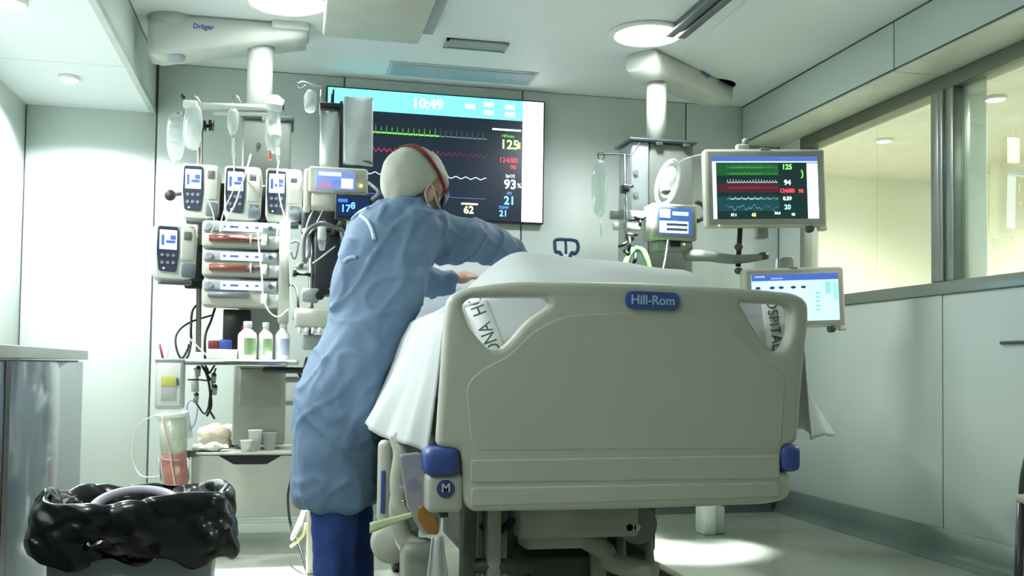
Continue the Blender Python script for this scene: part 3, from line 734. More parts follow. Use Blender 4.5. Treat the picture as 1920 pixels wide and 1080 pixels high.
# ------------------------------------------------------------------ things on the column shelf
def bottle(label, px, y0, y1, Y, w, labelcol, capm=WHITE, body=WHITE):
    b0 = at(px, y1, Y); zt = at(px, y0, Y).z; h = zt - SHZ; b0.z = SHZ + .001; r = w / 2
    t = thing('bottle', label, 'bottle', b0, None, 'bottles on the column shelf')
    MB().lathe([(.001, 0), (r * .95, 0), (r, .006), (r, h * .60), (r * .92, h * .68), (r * .42, h * .80), (r * .38, h * .86), (.001, h * .86)], b0, caps=False).build('body', body, t)
    MB().lathe([(.001, h * .84), (r * .46, h * .84), (r * .46, h * .985), (r * .40, h), (.001, h)], b0, caps=False).build('cap', capm, t)
    n = 10; rings = [[(b0.x + (r + e) * math.sin(a_), b0.y - (r + e) * math.cos(a_), b0.z + h * z_) for z_ in (.12, .56)] for a_ in [-.3 + 1.4 * k / n for k in range(n + 1)] for e in (.0012,)]
    MB().add([p for r_ in rings for p in r_], [[2 * k, 2 * k + 2, 2 * k + 3, 2 * k + 1] for k in range(n)], True).build('paper_label', labelcol, t)
GRL = mat('label_green', (138, 168, 118), .5); BLL = mat('label_blue', (168, 182, 206), .5)
bottle('large white plastic bottle with green label, left of the three', 463, 603, 676, 4.68, .085, GRL)
bottle('white plastic bottle with green label, middle of the three', 497, 605, 676, 4.70, .066, GRL)
bottle('white plastic bottle with pale blue label, right of the three', 529, 604, 676, 4.72, .068, BLL)
MB().lathe([(.001, 0), (.013, 0), (.014, .03), (.010, .036), (.001, .037)], (at(504, 676, 4.66).x, 4.65, SHZ + .001), caps=False).build('vial', WHITE, label='tiny white vial in front of the middle bottle', cat='vial')
q = at(455, 640, 4.80); MB().lathe([(.001, 0), (.02, 0), (.02, .12), (.012, .13), (.012, .155), (.001, .155)], (q.x + .005, 4.765, SHZ + .001), caps=False).build('red_tube', mat('red_plastic', (150, 30, 44), .35), label='red plastic tube standing behind the large white bottle', cat='tube')
t = thing('supply_tray', 'low white tray holding small red and blue items on the shelf', 'tray', (at(415, 670, 4.66).x, 4.70, SHZ))
q0, q1 = at(388, 665, 4.65), at(445, 665, 4.65)
MB().box(q0.x, q1.x, 4.65, 4.78, SHZ + .001, SHZ + .045, .006).build('tray_body', LGREY, t)
q = at(395, 640, 4.70); MB().box(q.x - .01, q.x + .04, 4.68, 4.72, SHZ + .046, SHZ + .085, .006).build('red_pack', mat('maroon', (110, 40, 40), .5), label='small dark red packet lying in the shelf tray', cat='packet')
q = at(420, 640, 4.70); MB().box(q.x - .022, q.x + .035, 4.68, 4.73, SHZ + .046, SHZ + .09, .008).build('blue_pack', mat('royal_blue', (48, 70, 150), .5), label='small royal blue packet lying in the shelf tray', cat='packet')
q = at(374, 650, 4.70)
MB().grid(lambda u, v: (at(352 + 42 * u, 640, 4.66).x, 4.66 + .10 * v, at(370, 632 + 40 * u, 4.66).z + .004 * math.sin(v * 5)), 10, 6, .003).build('paper_chart', mat('paper', (200, 206, 200), .6), label='grey paper chart sloping down beside the shelf tray', cat='paper')
# dispenser box on the rail
q0, q1 = at(290, 720, 4.6), at(344, 720, 4.6); za, zb = at(317, 673, 4.6).z, at(317, 768, 4.6).z
t = thing('sharps_box', 'clear grey plastic box with yellow label hanging on the shelf rail', 'container', ((q0.x + q1.x) / 2, 4.64, zb))
MB().box(q0.x, q1.x, 4.6, 4.69, zb, za, .014).build('box_body', mat('box_grey', (178, 184, 182), .3), t)
MB().box(q0.x + .012, q1.x - .012, 4.596, 4.602, zb + .016, za - .02, .006).build('front_insert', mat('box_insert', (204, 208, 204), .35), t)
lb = MB().box(q0.x + .028, q1.x - .028, 4.592, 4.597, zb + .04, za - .10, .003).build('paper_label', mat('label_grey', (166, 172, 166), .5), t)
MB().box(q0.x + .028, q1.x - .026, 4.5905, 4.5935, za - .12, za - .075, .003).build('yellow_band', mat('label_yellow', (186, 186, 96), .5), lb)
MB().box(q1.x - .03, q1.x - .02, 4.590, 4.594, za - .115, za - .085).build('mark', DGREY, lb)
MB().box(q0.x - .003, q1.x + .003, 4.597, 4.693, za - .012, za + .002, .005).build('rim', mat('box_rim', (150, 158, 164), .35), t)
MB().box(q1.x, s0.x + .03, 4.62, 4.66, za - .02, za - .004, .004).build('mounting_hook', MGREY, t)
tubepx([(306, 674, 4.63), (299, 645, 4.63)], .005).build('red_pen', mat('pen_red', (150, 60, 60), .4), label='thin red capped swab standing out of the hanging clear box', cat='pen')
tubepx([(312, 675, 4.66), (318, 646, 4.66)], .003).build('swab', LINE, label='thin white swab standing out of the hanging clear box', cat='swab')
# suction canister
ca, cb_ = at(322, 775, 4.92), at(332, 935, 4.92)
ax = (cb_ - ca); L = ax.length; axn = ax.normalized()
t = thing('suction_canister', 'tall clear suction canister holding red fluid, tilted on its bracket', 'canister', cb_)
def cyl_on(u0, u1, r0, r1, mb=None): return (mb or MB()).cyl(ca + axn * L * u0, ca + axn * L * u1, r0, r1, 28)
cyl_on(0.02, 1.0, .068, .055).build('jar', glassmat('jar_clear', (244, 248, 246), .03, .03, .06, (235, 240, 238)), t)
cyl_on(0.0, .035, .074, .074).build('lid', MILKY, t)
cyl_on(0.47, .975, .059, .0525).build('fluid', mat('suction_red', (172, 84, 74), .3), t)
cyl_on(0.05, .49, .062, .058).build('liner', glassmat('liner', (235, 238, 226), .03, .2, .5, (214, 214, 198)), t)
tubepx([(305, 778, 4.84), (318, 850, 4.84), (331, 925, 4.85)], .0045).build('dip_tube', mat('dip', (196, 168, 158), .3), t)
for a_, b_ in ((298, 305), (352, 356)):
    tubepx([(a_, 858, 4.86), (b_, 930, 4.86)], .004).build('wire_frame', CHROME, t)
MB().tube([ca + axn * L * .53 + Vector((.066 * math.cos(k), .066 * math.sin(k), 0)) for k in [i * math.pi / 6 for i in range(12)]], .004, 6, True, 3).build('wire_frame', CHROME, t)
q = at(346, 852, 4.92); MB().box(q.x - .02, d0.x + .02, 4.94, 5, q.z - .015, q.z + .015, .004).build('bracket', DGREY, t)
line('suction_tube', 'thin clear tube curling down the wall beside the red canister', [(318, 772, 4.9), (288, 780, 4.94), (258, 800, 5.09), (247, 850, 5.14), (262, 890, 5.14), (290, 894, 5.04), (300, 892, 5)], .003)
# white hook / probe with lilac tube
t = thing('hand_probe', 'white hand probe with a lilac cable hooked beside the drawer', 'probe', at(350, 822, 4.94))
MB().tube([at(347, 770, 4.94), at(350, 795, 4.94), at(354, 822, 4.94)], lambda u: .016 + .006 * u, 10).build('grip', WHITE, t)
tubepx([(349, 772, 4.94), (352, 755, 4.94), (362, 750, 4.94), (370, 762, 4.94), (366, 790, 4.92), (358, 805, 4.92)], .0045).build('cable', mat('lilac', (160, 166, 208), .4), t)
# clutter on drawer top
def crumple(name, label, cat, px, py, Y, rx, ry, rz, m_, seed, amp=.25):
    c = at(px, py, Y); c.z = DZ + rz * .86
    mb = MB().ell(c, rx, ry, rz, None, 28, 18)
    mb = displace(mb, lambda p, n: rx * amp * (noise.noise(p * 22 + Vector((seed, 0, 0))) + .5 * noise.noise(p * 55)))
    for v in mb.v: v.z = max(v.z, DZ + .001)
    return mb.build(name, m_, label=label, cat=cat)
crumple('paper_bag', 'crumpled beige paper bag lying on the drawer unit', 'bag', 403, 806, 5.2, .085, .06, .062, mat('kraft', (196, 190, 168), .6), 1)
crumple('gauze_pack', 'low heap of white gauze at the front of drawer unit', 'gauze', 396, 834, 5.02, .085, .05, .020, mat('gauze', (232, 234, 224), .7), 5)
for i, (px, hh, rr, lb_) in enumerate(((478, .10, .034, 'tall white paper cup standing on the drawer unit'), (462, .055, .030, 'short white paper cup at the front of drawer unit'), (505, .085, .036, 'white plastic cup on drawer unit nearest the nurse'))):
    q = at(px, 838, 5.06 if i != 1 else 5)
    MB().lathe([(rr * .78, 0), (rr, hh), (rr * 1.05, hh), (rr * 1.05, hh - .005), (rr * .94, hh - .006), (rr * .72, .006), (.001, .006)], (q.x, q.y + (.06 if i == 2 else 0), DZ + .001)).build('paper_cup', WHITE, label=lb_, cat='cup', group='cups on the drawer unit')
crumple('glove_heap', 'crumpled pale plastic wrapper behind the cups on the drawer', 'wrapper', 430, 802, 5.31, .07, .05, .06, mat('wrap', (200, 204, 196), .4), 9)
# black cables on the left side
BLC = BLACKS
line('cable', 'black cable looping left from the bottom syringe pump', [(384, 562, 4.9), (362, 580, 4.85), (358, 615, 4.8), (358, 640, 4.8), (352, 668, 4.72), (340, 680, 4.7)], .006, BLC, 'cable', 'black cables on the left column')
line('cable', 'wide black cable loop left of the column shelf', [(400, 590, 4.9), (355, 605, 4.82), (332, 625, 4.74), (330, 650, 4.7), (340, 672, 4.68), (352, 655, 4.68), (354, 645, 4.68)], .005, BLC, 'cable', 'black cables on the left column')
line('cable', 'black cable hanging from syringe pumps behind the tray', [(404, 575, 4.86), (396, 600, 4.86), (386, 625, 4.82), (384, 650, 4.80), (386, 690, 4.86), (392, 720, 4.88), (396, 760, 4.88), (388, 780, 4.9)], .006, BLC, 'cable', 'black cables on the left column')
line('cable', 'thin black cable branching below the column shelf', [(403, 684, 4.86), (392, 700, 4.88), (388, 690, 4.88), (380, 690, 4.9)], .005, BLC, 'cable', 'black cables on the left column')
line('cable', 'thick black cable under the shelf right of lower column', [(545, 690, 4.9), (560, 700, 4.9), (566, 720, 4.9), (558, 745, 4.9), (560, 790, 4.9), (564, 830, 4.92)], .007, BLC, 'cable', 'black cables on the left column')
line('cable', 'thin black cable crossing under the shelf by the gown', [(575, 670, 4.9), (568, 700, 4.88), (562, 720, 4.88), (572, 745, 4.88), (578, 770, 4.9)], .006, BLC, 'cable', 'black cables on the left column')
line('cable', 'thin dark cable hanging beside the drawer unit to the floor', [(548, 892, 4.97), (540, 930, 4.8), (545, 985, 4.6), (560, 1020, 4.45), (584, 1100, 4.32)], .006, BLC, 'cable', 'floor cables by the nurse')
line('cable', 'white cable looping to the floor beside the blue trousers', [(577, 935, 4.4), (566, 965, 4.35), (551, 1000, 4.3), (548, 1010, 4.3), (562, 985, 4.3), (578, 940, 4.35)], .008, WHITE, 'cable', 'floor cables by the nurse')
line('cable', 'pale yellow cable looping to the floor beside the trousers', [(574, 980, 4.3), (570, 1000, 4.3), (558, 1015, 4.3), (545, 1025, 4.32)], .007, mat('cable_yellow', (222, 214, 150), .4), 'cable', 'floor cables by the nurse')
# floor post
t = thing('floor_stand', 'slim beige floor stand behind the nurse', 'stand', at(587, 1062, 4.2) * 1)
q = at(585, 1000, 4.25); t.location = (q.x, 4.25, 0)
MB().box(q.x - .022, q.x + .022, 4.23, 4.27, .03, .62, .008).build('post', BEIGE, t)
MB().box(q.x - .03, q.x + .05, 4.2, 4.3, 0, .03, .01).build('foot', MGREY, t)

# ================================================================== BED
YFB = 2.45
SHEET = mat('sheet_white', (192, 199, 200), .75, var=.02, vscale=4)
bedc = at(1180, 740, YFB)
bed = thing('hospital_bed', 'beige hospital bed seen from its foot end, with blue corner bumpers', 'bed', (bedc.x, 3.5, 0))
def fp(px, py): q = at(px, py, YFB); return (q.x, q.z)
outer = [(836, 600, .02), (842, 556, .05), (872, 540, .05), (960, 527, .2), (1180, 529, .2), (1400, 540, .2), (1490, 549, .05), (1517, 562, .05), (1519, 600, .03), (1512, 650, .1), (1497, 830, .02), (1470, 838, .01), (1463, 884, .01), (1486, 890, .02), (1484, 936, .03), (1440, 946, .03), (1180, 956, .2), (884, 960, .03), (870, 940, .03), (868, 890, .01), (864, 846, .01), (820, 838, .02)]
pts = []
for px, py, r in outer:
    u, v = fp(px, py); pts.append((u, v, r))
hL = [fp(*q) for q in ((866, 572), (884, 557), (1026, 557), (1034, 572), (990, 602), (958, 640), (938, 657), (914, 652), (884, 618))]
hR = [fp(*q) for q in ((1386, 566), (1478, 570), (1489, 584), (1487, 622), (1474, 654), (1456, 662), (1440, 652), (1420, 616))]
fb = plate_mb([round_poly(pts, .03, 6), round_poly([(a_, b_, .02) for a_, b_ in hL], .02, 6), round_poly([(a_, b_, .02) for a_, b_ in hR], .02, 6)], .030, .016, lambda u, v, n: Vector((u, YFB + .03 - n, v)), 4)
fbo = fb.build('footboard', BEDB, bed, label='beige moulded footboard with two triangular hand openings')
for p_ in fbo.data.polygons: p_.use_smooth = True
try: fbo.data.set_sharp_from_angle(angle=math.radians(32))
except Exception: pass
# raised field and ledges on the board
fld = [fp(*q) for q in ((884, 846), (872, 720), (905, 690), (952, 668), (1000, 618), (1060, 590), (1180, 585), (1340, 590), (1400, 640), (1440, 680), (1474, 700), (1466, 830), (1456, 842))]
plate_mb([round_poly([(a_, b_, .04) for a_, b_ in fld], .04, 5)], .0055, .005, lambda u, v, n: Vector((u, YFB + .004 - n, v)), 3).build('raised_field', BEDB, fbo)
for ya, yb, nm in (((862, 857), (906, 904), 'lower_ledge'), ((914, 908), (950, 938), 'lower_ledge')):
    q = [fp(882, ya[0]), fp(1462, ya[1] - 4), fp(1462, yb[1] - 6), fp(882, yb[0])]
    plate_mb([round_poly([(a_, b_, .012) for a_, b_ in q], .012, 4)], .006, .005, lambda u, v, n: Vector((u, YFB + .003 - n, v)), 3).build(nm, BEDB, fbo)
# bumpers
for (xa, ya, xb, yb, nm) in ((798, 840, 861, 893, 'L'), (1464, 833, 1501, 885, 'R')):
    q0, q1 = at(xa, ya, YFB), at(xb, yb, YFB)
    MB().box(q0.x, q1.x, YFB - .012, YFB + .10, q1.z, q0.z, .02, 4).build('corner_bumper', BLUEB, bed, label='blue plastic corner bumper')
q0, q1 = at(802, 893, YFB), at(869, 962, YFB)
cp = MB().box(q0.x, q1.x, YFB + .005, YFB + .09, q1.z, q0.z + .004, .014, 3).build('corner_post', BEDB, bed)
q = at(836, 917, YFB); MB().cyl((q.x, YFB + .001, q.z), (q.x, YFB + .008, q.z), .0225, None, 28).build('round_badge', mat('badge_blue', (70, 74, 130), .4), cp)
text_mb('M', .030, (q.x, YFB - .0005, q.z + .002), SX, SZ, .002, bold=.0006).build('badge_mark', mat('badge_white', (200, 202, 214), .4), cp)
q0, q1 = at(1464, 886, YFB), at(1488, 938, YFB)
MB().box(q0.x - .03, q1.x, YFB + .03, YFB + .09, q1.z, q0.z + .01, .012, 3).build('corner_post', BEDB, bed)
# name badge
q0, q1 = at(1171, 562, YFB), at(1272, 566, YFB); hb_ = .0235
plate_mb([round_poly([(q0.x, q0.z - hb_), (q1.x, q1.z - hb_), (q1.x, q1.z + hb_), (q0.x, q0.z + hb_)], .0235, 8)], .004, .002, lambda u, v, n: Vector((u, YFB - .006 - n, v))).build('name_badge', mat('badge_pill', (66, 92, 158), .35), fbo, label='blue pill-shaped badge with pale lettering')
MB().box(q0.x + .02, q1.x - .02, YFB - .006, YFB + .01, q0.z - .012, q0.z + .012).build('badge_mount', BEDB, fbo)
qc = (q0 + q1) / 2
text_mb('Hill-Rom', .0335, (qc.x, YFB - .0112, qc.z), (q1 - q0).normalized(), SZ, .002, bold=.0007).build('lettering', mat('badge_text', (176, 198, 232), .4), fbo)
BX0, BX1 = at(838, 600, YFB).x + .015, at(1500, 600, YFB).x - .03
MZ = at(1180, 575, YFB + .12).z
# mattress, raised back section, pillow
MTM = mat('mattress', (150, 160, 170), .6)
mt = thing('mattress', 'bed mattress with a raised head section under the white sheet', 'mattress', ((BX0 + BX1) / 2, 3.3, MZ - .16))
MB().box(BX0 + .02, BX1 - .02, 2.76, 3.95, MZ - .16, MZ - .015, .03, 3).build('main_section', MTM, mt)
bk = MB().box(-.45, .45, 0, .75, -.07, .07, .03, 3, None)
rotb = Matrix.Rotation(math.radians(24), 4, 'X')
for v in bk.v: v.xyz = (rotb @ v) + Vector(((BX0 + BX1) / 2, 3.99, MZ - .06))
bk.build('back_section', MTM, mt)
c = at(842, 513, 4.3)
pl = MB().ell((0, 0, 0), .28, .17, .055, None, 36, 18)
for v in pl.v:
    v.x = math.copysign(abs(v.x / .28) ** .75 * .28, v.x)
pl = displace(pl, lambda p, n: .012 * noise.noise(p * 9))
for v in pl.v: v.xyz = (Matrix.Rotation(math.radians(34), 3, 'X') @ v) + Vector(((BX0 + BX1) / 2 - .10, 4.46, MZ + .235))
pl.build('pillow', SHEET, label='white pillow on the raised bed head beyond the nurse\'s arm', cat='pillow')
# sheet
SY0, SY1 = 2.512, 3.86
def sheet_fn(u, v):
    Y = SY0 + (SY1 - SY0) * v
    mound = math.exp(-((Y - 3.15) / .38) ** 2) if Y < 3.15 else math.exp(-((Y - 3.15) / .5) ** 2)
    s_ = -.36 + 1.72 * u            # <0 left hang, 0..1 top, >1 right hang
    wv = BX1 + .06 - BX0
    if 0 <= s_ <= 1:
        x = BX0 + wv * s_
        k = max(0, min(1, (s_ - .02) / .32)); kr = max(0, min(1, (1.08 - s_) / .22))
        sm = (k * k * (3 - 2 * k)) * (kr * kr * (3 - 2 * kr))
        z = MZ + .005 + mound * (.20 * sm * (1 - .15 * s_)) + .012 * noise.noise(Vector((x * 5, Y * 5, 1))) * sm - .008 * math.cos(s_ * 2 * math.pi)
        edge = min(s_, 1 - s_)
        if edge < .05: z -= .02 * (1 - edge / .05) ** 2
        ft_ = max(0, (2.75 - Y) / .24); z -= .30 * (1 - .55 * s_) * ft_ * min(1, edge / .06)
        return (x, Y, z)
    if s_ < 0:
        q = -s_ / .36
        drop = (.37 - .04 * max(0, min(1, (Y - 2.52) / .5))) * q
        fold = math.sin(Y * 17 + 1.2) * .5 + .5 * math.sin(Y * 41 + 2) * .4
        flare = (.045 + .10 * max(0, min(1, (Y - 2.56) / .28))) * q ** 1.2 + .030 * fold * q ** 1.1
        return (BX0 - .012 * min(1, q * 6) - flare, Y + .015 * math.sin(Y * 23) * q, MZ - .02 - drop + .012 * fold * q)
    q = (s_ - 1) / .36
    fold = math.sin(Y * 15 + .4) * .5 + .25 * math.sin(Y * 37)
    flare = (.03 + .20 * max(0, min(1, (Y - 2.52) / .2))) * q ** 1.1 + .02 * fold * q
    return (BX1 + .06 + .012 * min(1, q * 6) + flare, Y, MZ - .02 - .34 * q + .010 * fold * q)
sheet = MB().grid(sheet_fn, 150, 90, .004)
sbvh = bvh_of(sheet)
bs = thing('bed_sheet', 'white printed sheet tented over the bed and hanging down both sides', 'sheet', ((BX0 + BX1) / 2, 3.2, MZ - .35))
sheet.build('cloth', SHEET, bs)
def tuckfn(u, v):
    a_, b_ = 1366 + 130 * u, 559 + 128 * v; Y = 2.60 - .085 * v + .010 * math.sin(u * 6 + v * 2)
    return at(a_, b_, Y)
tuck = MB().grid(tuckfn, 24, 20, .004); tbvh = bvh_of(tuck)
tuck.build('tucked_corner', SHEET, bs)
INK = mat('print_green', (64, 100, 92), .7)
for (pa, pb, txt, wpx, kt, bv) in (((928, 664), (886, 552), 'ONA  HO', 22, 1.2, sbvh), ((1446, 560), (1459, 656), 'OSPITAL', 20, 1.0, tbvh)):
    ribs = []; nn = Vector((pb[0] - pa[0], pb[1] - pa[1])).normalized(); pp = Vector((-nn.y, nn.x))
    for i in range(13):
        c_ = Vector(pa) + (Vector(pb) - Vector(pa)) * (i / 12)
        if any(hit(bv, c_.x + pp.x * wpx * k, c_.y + pp.y * wpx * k) is None for k in (-1, 1)): continue
        ribs.append([hit(bv, c_.x + pp.x * wpx * k, c_.y + pp.y * wpx * k, .003) for k in (-1, 1)] + [hit(bv, c_.x + pp.x * wpx * k, c_.y + pp.y * wpx * k, .0005) for k in (1, -1)])
    if len(ribs) > 3:
        MB().loft(ribs).build('printed_band', mat('band_white', (228, 232, 232), .7), bs)
        tm = text_mb(txt, 1.0, Vector((0, 0, 0)), SX, SZ, .001)
        xs_ = [v.x for v in tm.v]; zs_ = [v.z for v in tm.v]; kx = 1 / (max(xs_) - min(xs_)); zm = (max(zs_) + min(zs_)) / 2; kz = kt / (max(zs_) - min(zs_))
        for v in tm.v:
            u_ = (v.x - min(xs_)) * kx; w_ = (v.z - zm) * kz * -1
            c_ = Vector(pa) + (Vector(pb) - Vector(pa)) * u_ + pp * wpx * w_
            for k_ in range(60):
                h_ = hit(bv, c_.x - k_ * .6, c_.y + k_ * 1.5, .0045 if v.y < 0 else .0035)
                if h_ is not None: break
            v.xyz = h_ if h_ is not None else ribs[-1][0]
        tm.build('lettering', INK, bs)
    else: print('BAND MISS', pa)
# frame, side rails and running gear
UND = mat('bed_frame', (158, 162, 148), .45); UNDD = mat('bed_dark', (70, 74, 68), .5)
fr_ = MB(); fr_.box(BX0 + .02, BX1 - .02, 2.56, 4.75, MZ - .26, MZ - .17, .012); fr_.build('deck', UND, bed)
q0, q1 = at(965, 966, 2.7), at(1185, 1000, 2.7)
MB().box(q0.x, q1.x, 2.64, 2.72, q1.z, q0.z + .05, .01).build('cross_beam', UND, bed)
q0, q1 = at(975, 995, 2.72), at(1085, 1022, 2.72)
MB().box(q0.x, q1.x, 2.66, 2.76, q1.z, q0.z, .012).build('motor_housing', UND, bed)
q0, q1 = at(960, 1020, 3.0), at(1180, 1080, 3.0)
MB().box(q0.x, q1.x, 2.8, 4.4, .16, q0.z, .015).build('base_frame', UNDD, bed)
MB().box(BX0 + .16, BX1 - .16, 3.0, 3.5, .3, MZ - .26, .03).build('lift_column', UNDD, bed)
MB().box(BX0 + .16, BX1 - .16, 3.9, 4.3, .3, MZ - .26, .03).build('lift_column', UNDD, bed)
MB().box(BX0 + .06, BX0 + .11, 2.66, 4.5, .17, .24, .01).build('base_rail', UND, bed)
MB().box(BX1 - .11, BX1 - .06, 2.66, 4.5, .17, .24, .01).build('base_rail', UND, bed)
for a_ in (866, 912): 
    q0, q1 = at(a_, 965, 2.62), at(a_ + 26, 965, 2.62)
    MB().box(q0.x, q1.x, 2.6, 2.66, .2, at(a_, 962, 2.62).z + .04, .006).build('foot_strut', UND if a_ > 900 else UNDD, bed)
q0, q1 = at(1090, 985, 2.9), at(1190, 1060, 2.9)
for k in range(3):
    xx = q0.x + (q1.x - q0.x) * k / 2
    MB().cyl((xx, 2.74, .22), (xx + .02, 2.86, at(1100, 968, 2.8).z), .014).build('lift_strut', UND, bed)
q = at(1178, 965, 2.72); MB().cyl((q.x + .01, 2.66, q.z - .02), (q.x + .01, 2.80, q.z - .02), .055, None, 24).build('gear_housing', mat('gear_grey', (112, 118, 116), .35), bed)
pts_ = [at(1080, 1000, 2.75), at(1130, 1030, 2.72), at(1150, 1055, 2.7), at(1230, 1075, 2.62)]
MB().tube(pts_, .03, 10).build('brake_arm', UND, bed)
def caster(x, y, nm='caster'):
    w_ = MB().lathe([(.02, -.022), (.066, -.022), (.072, -.014), (.072, .014), (.066, .022), (.02, .022)], (x, y, .072), 'X', 28)
    wo = w_.build(nm, BLACKS, bed)
    MB().lathe([(.001, -.030), (.05, -.030), (.056, -.024), (.056, .024), (.05, .030), (.001, .030)], (x, y, .075), 'X', 24, False).build('hub_cover', mat('caster_grey', (134, 138, 126), .4), wo)
    MB().box(x - .036, x + .036, y - .05, y + .05, .11, .17, .015).build('fork', BEDB, wo)
for x, y in ((BX0 + .085, 2.78), (BX1 - .085, 2.78), (BX0 + .085, 4.4), (BX1 - .085, 4.4)): caster(x, y)
# left side rail (folded) along the bed
def rail(xc, sgn, y0, y1, zt, zb, nm):
    poly = round_poly([(y0, zt - .06), (y0 + .08, zt), (y1 - .1, zt), (y1, zt - .08), (y1 - .02, zb + .05), (y1 - .1, zb), (y0 + .1, zb), (y0 + .02, zb + .08)], .07, 6)
    hole = round_poly([(y0 + .12, zt - .06), (y1 - .14, zt - .06), (y1 - .16, zt - .13), (y0 + .13, zt - .13)], .03, 5)
    r_ = plate_mb([poly, hole], .022, .014, lambda u, v, n: Vector((xc + sgn * n, u, v)), 3).build('side_rail', BEDB, bed)
    MB().box(xc - sgn * .026 - .004, xc - sgn * .026 + .004, y0 + .16, y0 + .24, zb + .06, zt - .16, .003).build('rail_stripe', BLUEB, r_)
    return r_
rail(BX0 - .055, 1, 2.74, 3.22, .74, .36, 'a'); rail(BX0 - .055, 1, 3.30, 4.2, .92, .52, 'b')
rail(BX1 + .05, -1, 3.20, 4.0, .92, .52, 'c')
q = at(722, 1025, 2.95)
MB().lathe([(.001, -.03), (.05, -.03), (.062, -.015), (.062, .015), (.05, .03), (.001, .03)], (BX0 - .085, 3.02, q.z - .0), 'Y', 28, False).build('rail_pivot', BEDB, bed)
MB().tube([at(752, 905, 2.72), at(745, 960, 2.74), at(760, 1010, 2.76), at(800, 1030, 2.74)], .024, 10).build('pedal_arm', BEDB, bed)
MB().box(at(757, 1050, 2.7).x, at(822, 1050, 2.7).x, 2.7, 2.82, .17, at(790, 1020, 2.7).z, .02).build('wheel_guard', mat('guard', (142, 148, 136), .45), bed)
# drainage bag, straps and hanging cloth at the foot corner
t = thing('drainage_bag', 'clear drainage bag with amber fluid hanging at the bed corner', 'bag', at(806, 1004, 2.52))
ca_ = [at(*p_, 2.52) for p_ in ((748, 852), (790, 848), (812, 925), (828, 975), (824, 1004), (792, 1004), (764, 950))]
plate_mb([round_poly([(p_.x, p_.z, .012) for p_ in ca_], .012)], .010, .008, lambda u, v, n: Vector((u, 2.53 - n, v))).build('pouch', glassmat('urine_bag', (230, 230, 236), .04, .15, .55, (186, 186, 196)), t)
cf_ = [at(*p_, 2.52) for p_ in ((784, 950), (798, 944), (806, 965), (824, 968), (822, 1002), (798, 1002), (780, 970))]
plate_mb([round_poly([(p_.x, p_.z, .008) for p_ in cf_], .008)], .011, .006, lambda u, v, n: Vector((u, 2.5295 - n, v))).build('fluid', mat('amber', (164, 120, 58), .25), t)
q = at(775, 908, 2.51); MB().cyl((q.x, 2.517, q.z), (q.x, 2.523, q.z), .016).build('print_mark', mat('lilac_print', (140, 140, 164), .5), t)
MB().grid(lambda u, v: (at(694 + 112 * u, 1000 - 42 * u, 2.62 - .1 * u).x, 2.62 - .1 * u, at(694 + 112 * u, 990 - 36 * u + 16 * (v - .5) * (1.3 - u), 2.62 - .1 * u).z), 12, 3, .003).build('green_strap', mat('strap_green', (176, 196, 150), .5), label='pale green strap tied across the lower bed corner', cat='strap')
c0 = at(815, 1010, 2.5)
MB().grid(lambda u, v: (at(808 - 12 * v + (22 + 26 * v) * u, 1005 + 90 * v, 2.5).x, 2.49 + .005 * math.sin(u * 9), at(815, 1005 + 110 * v, 2.5).z), 14, 10, .004).build('hanging_cloth', SHEET, label='narrow white cloth end hanging below the amber bag', cat='cloth')

# ================================================================== NURSE
hipY = 3.36
GOWN = mat('gown_blue', (102, 128, 158), .72, var=.05, vscale=9, bump=.12, bscale=120)
SCRUB = mat('scrub_blue', (38, 66, 132), .8, var=.06, bump=.1)
SKIN = mat('skin', (206, 164, 140), .5, sss=.1)
nb = at(640, 930, hipY)
nurse = thing('person', 'person in blue gown, white cap and red goggle strap leaning over the bed', 'person', (nb.x, hipY, 0))
def ring(px, py, Yc, hwpx, ry, n=40, e=2.3, ang=0.0):
    c = at(px, py, Yc); rx = hwpx * sc(px, py, Yc); out = []
    for k in range(n):
        a_ = 2 * math.pi * k / n; c_, s_ = math.cos(a_), math.sin(a_)
        q = (abs(c_) ** e + abs(s_) ** e) ** (-1 / e)
        x, y = rx * q * c_, ry * q * s_
        out.append(Vector((c.x + x * math.cos(ang) - y * math.sin(ang), c.y + x * math.sin(ang) + y * math.cos(ang), c.z)))
    return out
TR = [(630, 944, 3.36, 72, .175), (630, 900, 3.36, 75, .180), (632, 840, 3.36, 79, .185), (636, 780, 3.37, 81, .185), (644, 725, 3.38, 83, .175), (660, 680, 3.39, 80, .155), (680, 635, 3.42, 80, .145),
      (700, 590, 3.45, 80, .135), (714, 545, 3.48, 84, .135), (724, 500, 3.52, 86, .135), (734, 460, 3.55, 88, .13), (745, 425, 3.58, 88, .12), (752, 400, 3.60, 72, .10), (758, 384, 3.61, 46, .075), (762, 374, 3.62, 34, .06)]
gw = MB().loft([ring(*r_) for r_ in TR])
def limb(pts, n=16, seg=4):
    P = smooth_path([at(a_, b_, c_) for a_, b_, c_, r in pts], seg); R_ = [r * sc(a_, b_, c_) for a_, b_, c_, r in pts]
    def rf(u):
        f_ = u * (len(R_) - 1); i = min(len(R_) - 2, int(f_)); return R_[i] + (R_[i + 1] - R_[i]) * (f_ - i)
    mb = MB(); mb.tube(P, rf, n, smooth=False); return mb
ARM_R = [(752, 436, 3.58, 40), (790, 440, 3.60, 50), (835, 446, 3.64, 49), (880, 452, 3.70, 43), (925, 462, 3.78, 34), (962, 478, 3.84, 25), (985, 496, 3.88, 20)]
ARM_L = [(715, 428, 3.62, 40), (735, 470, 3.74, 38), (770, 515, 3.86, 34), (815, 530, 3.95, 27), (848, 528, 3.98, 22)]
for L_ in (ARM_R, ARM_L):
    l_ = limb(L_); gw.add(l_.v, l_.f, True)
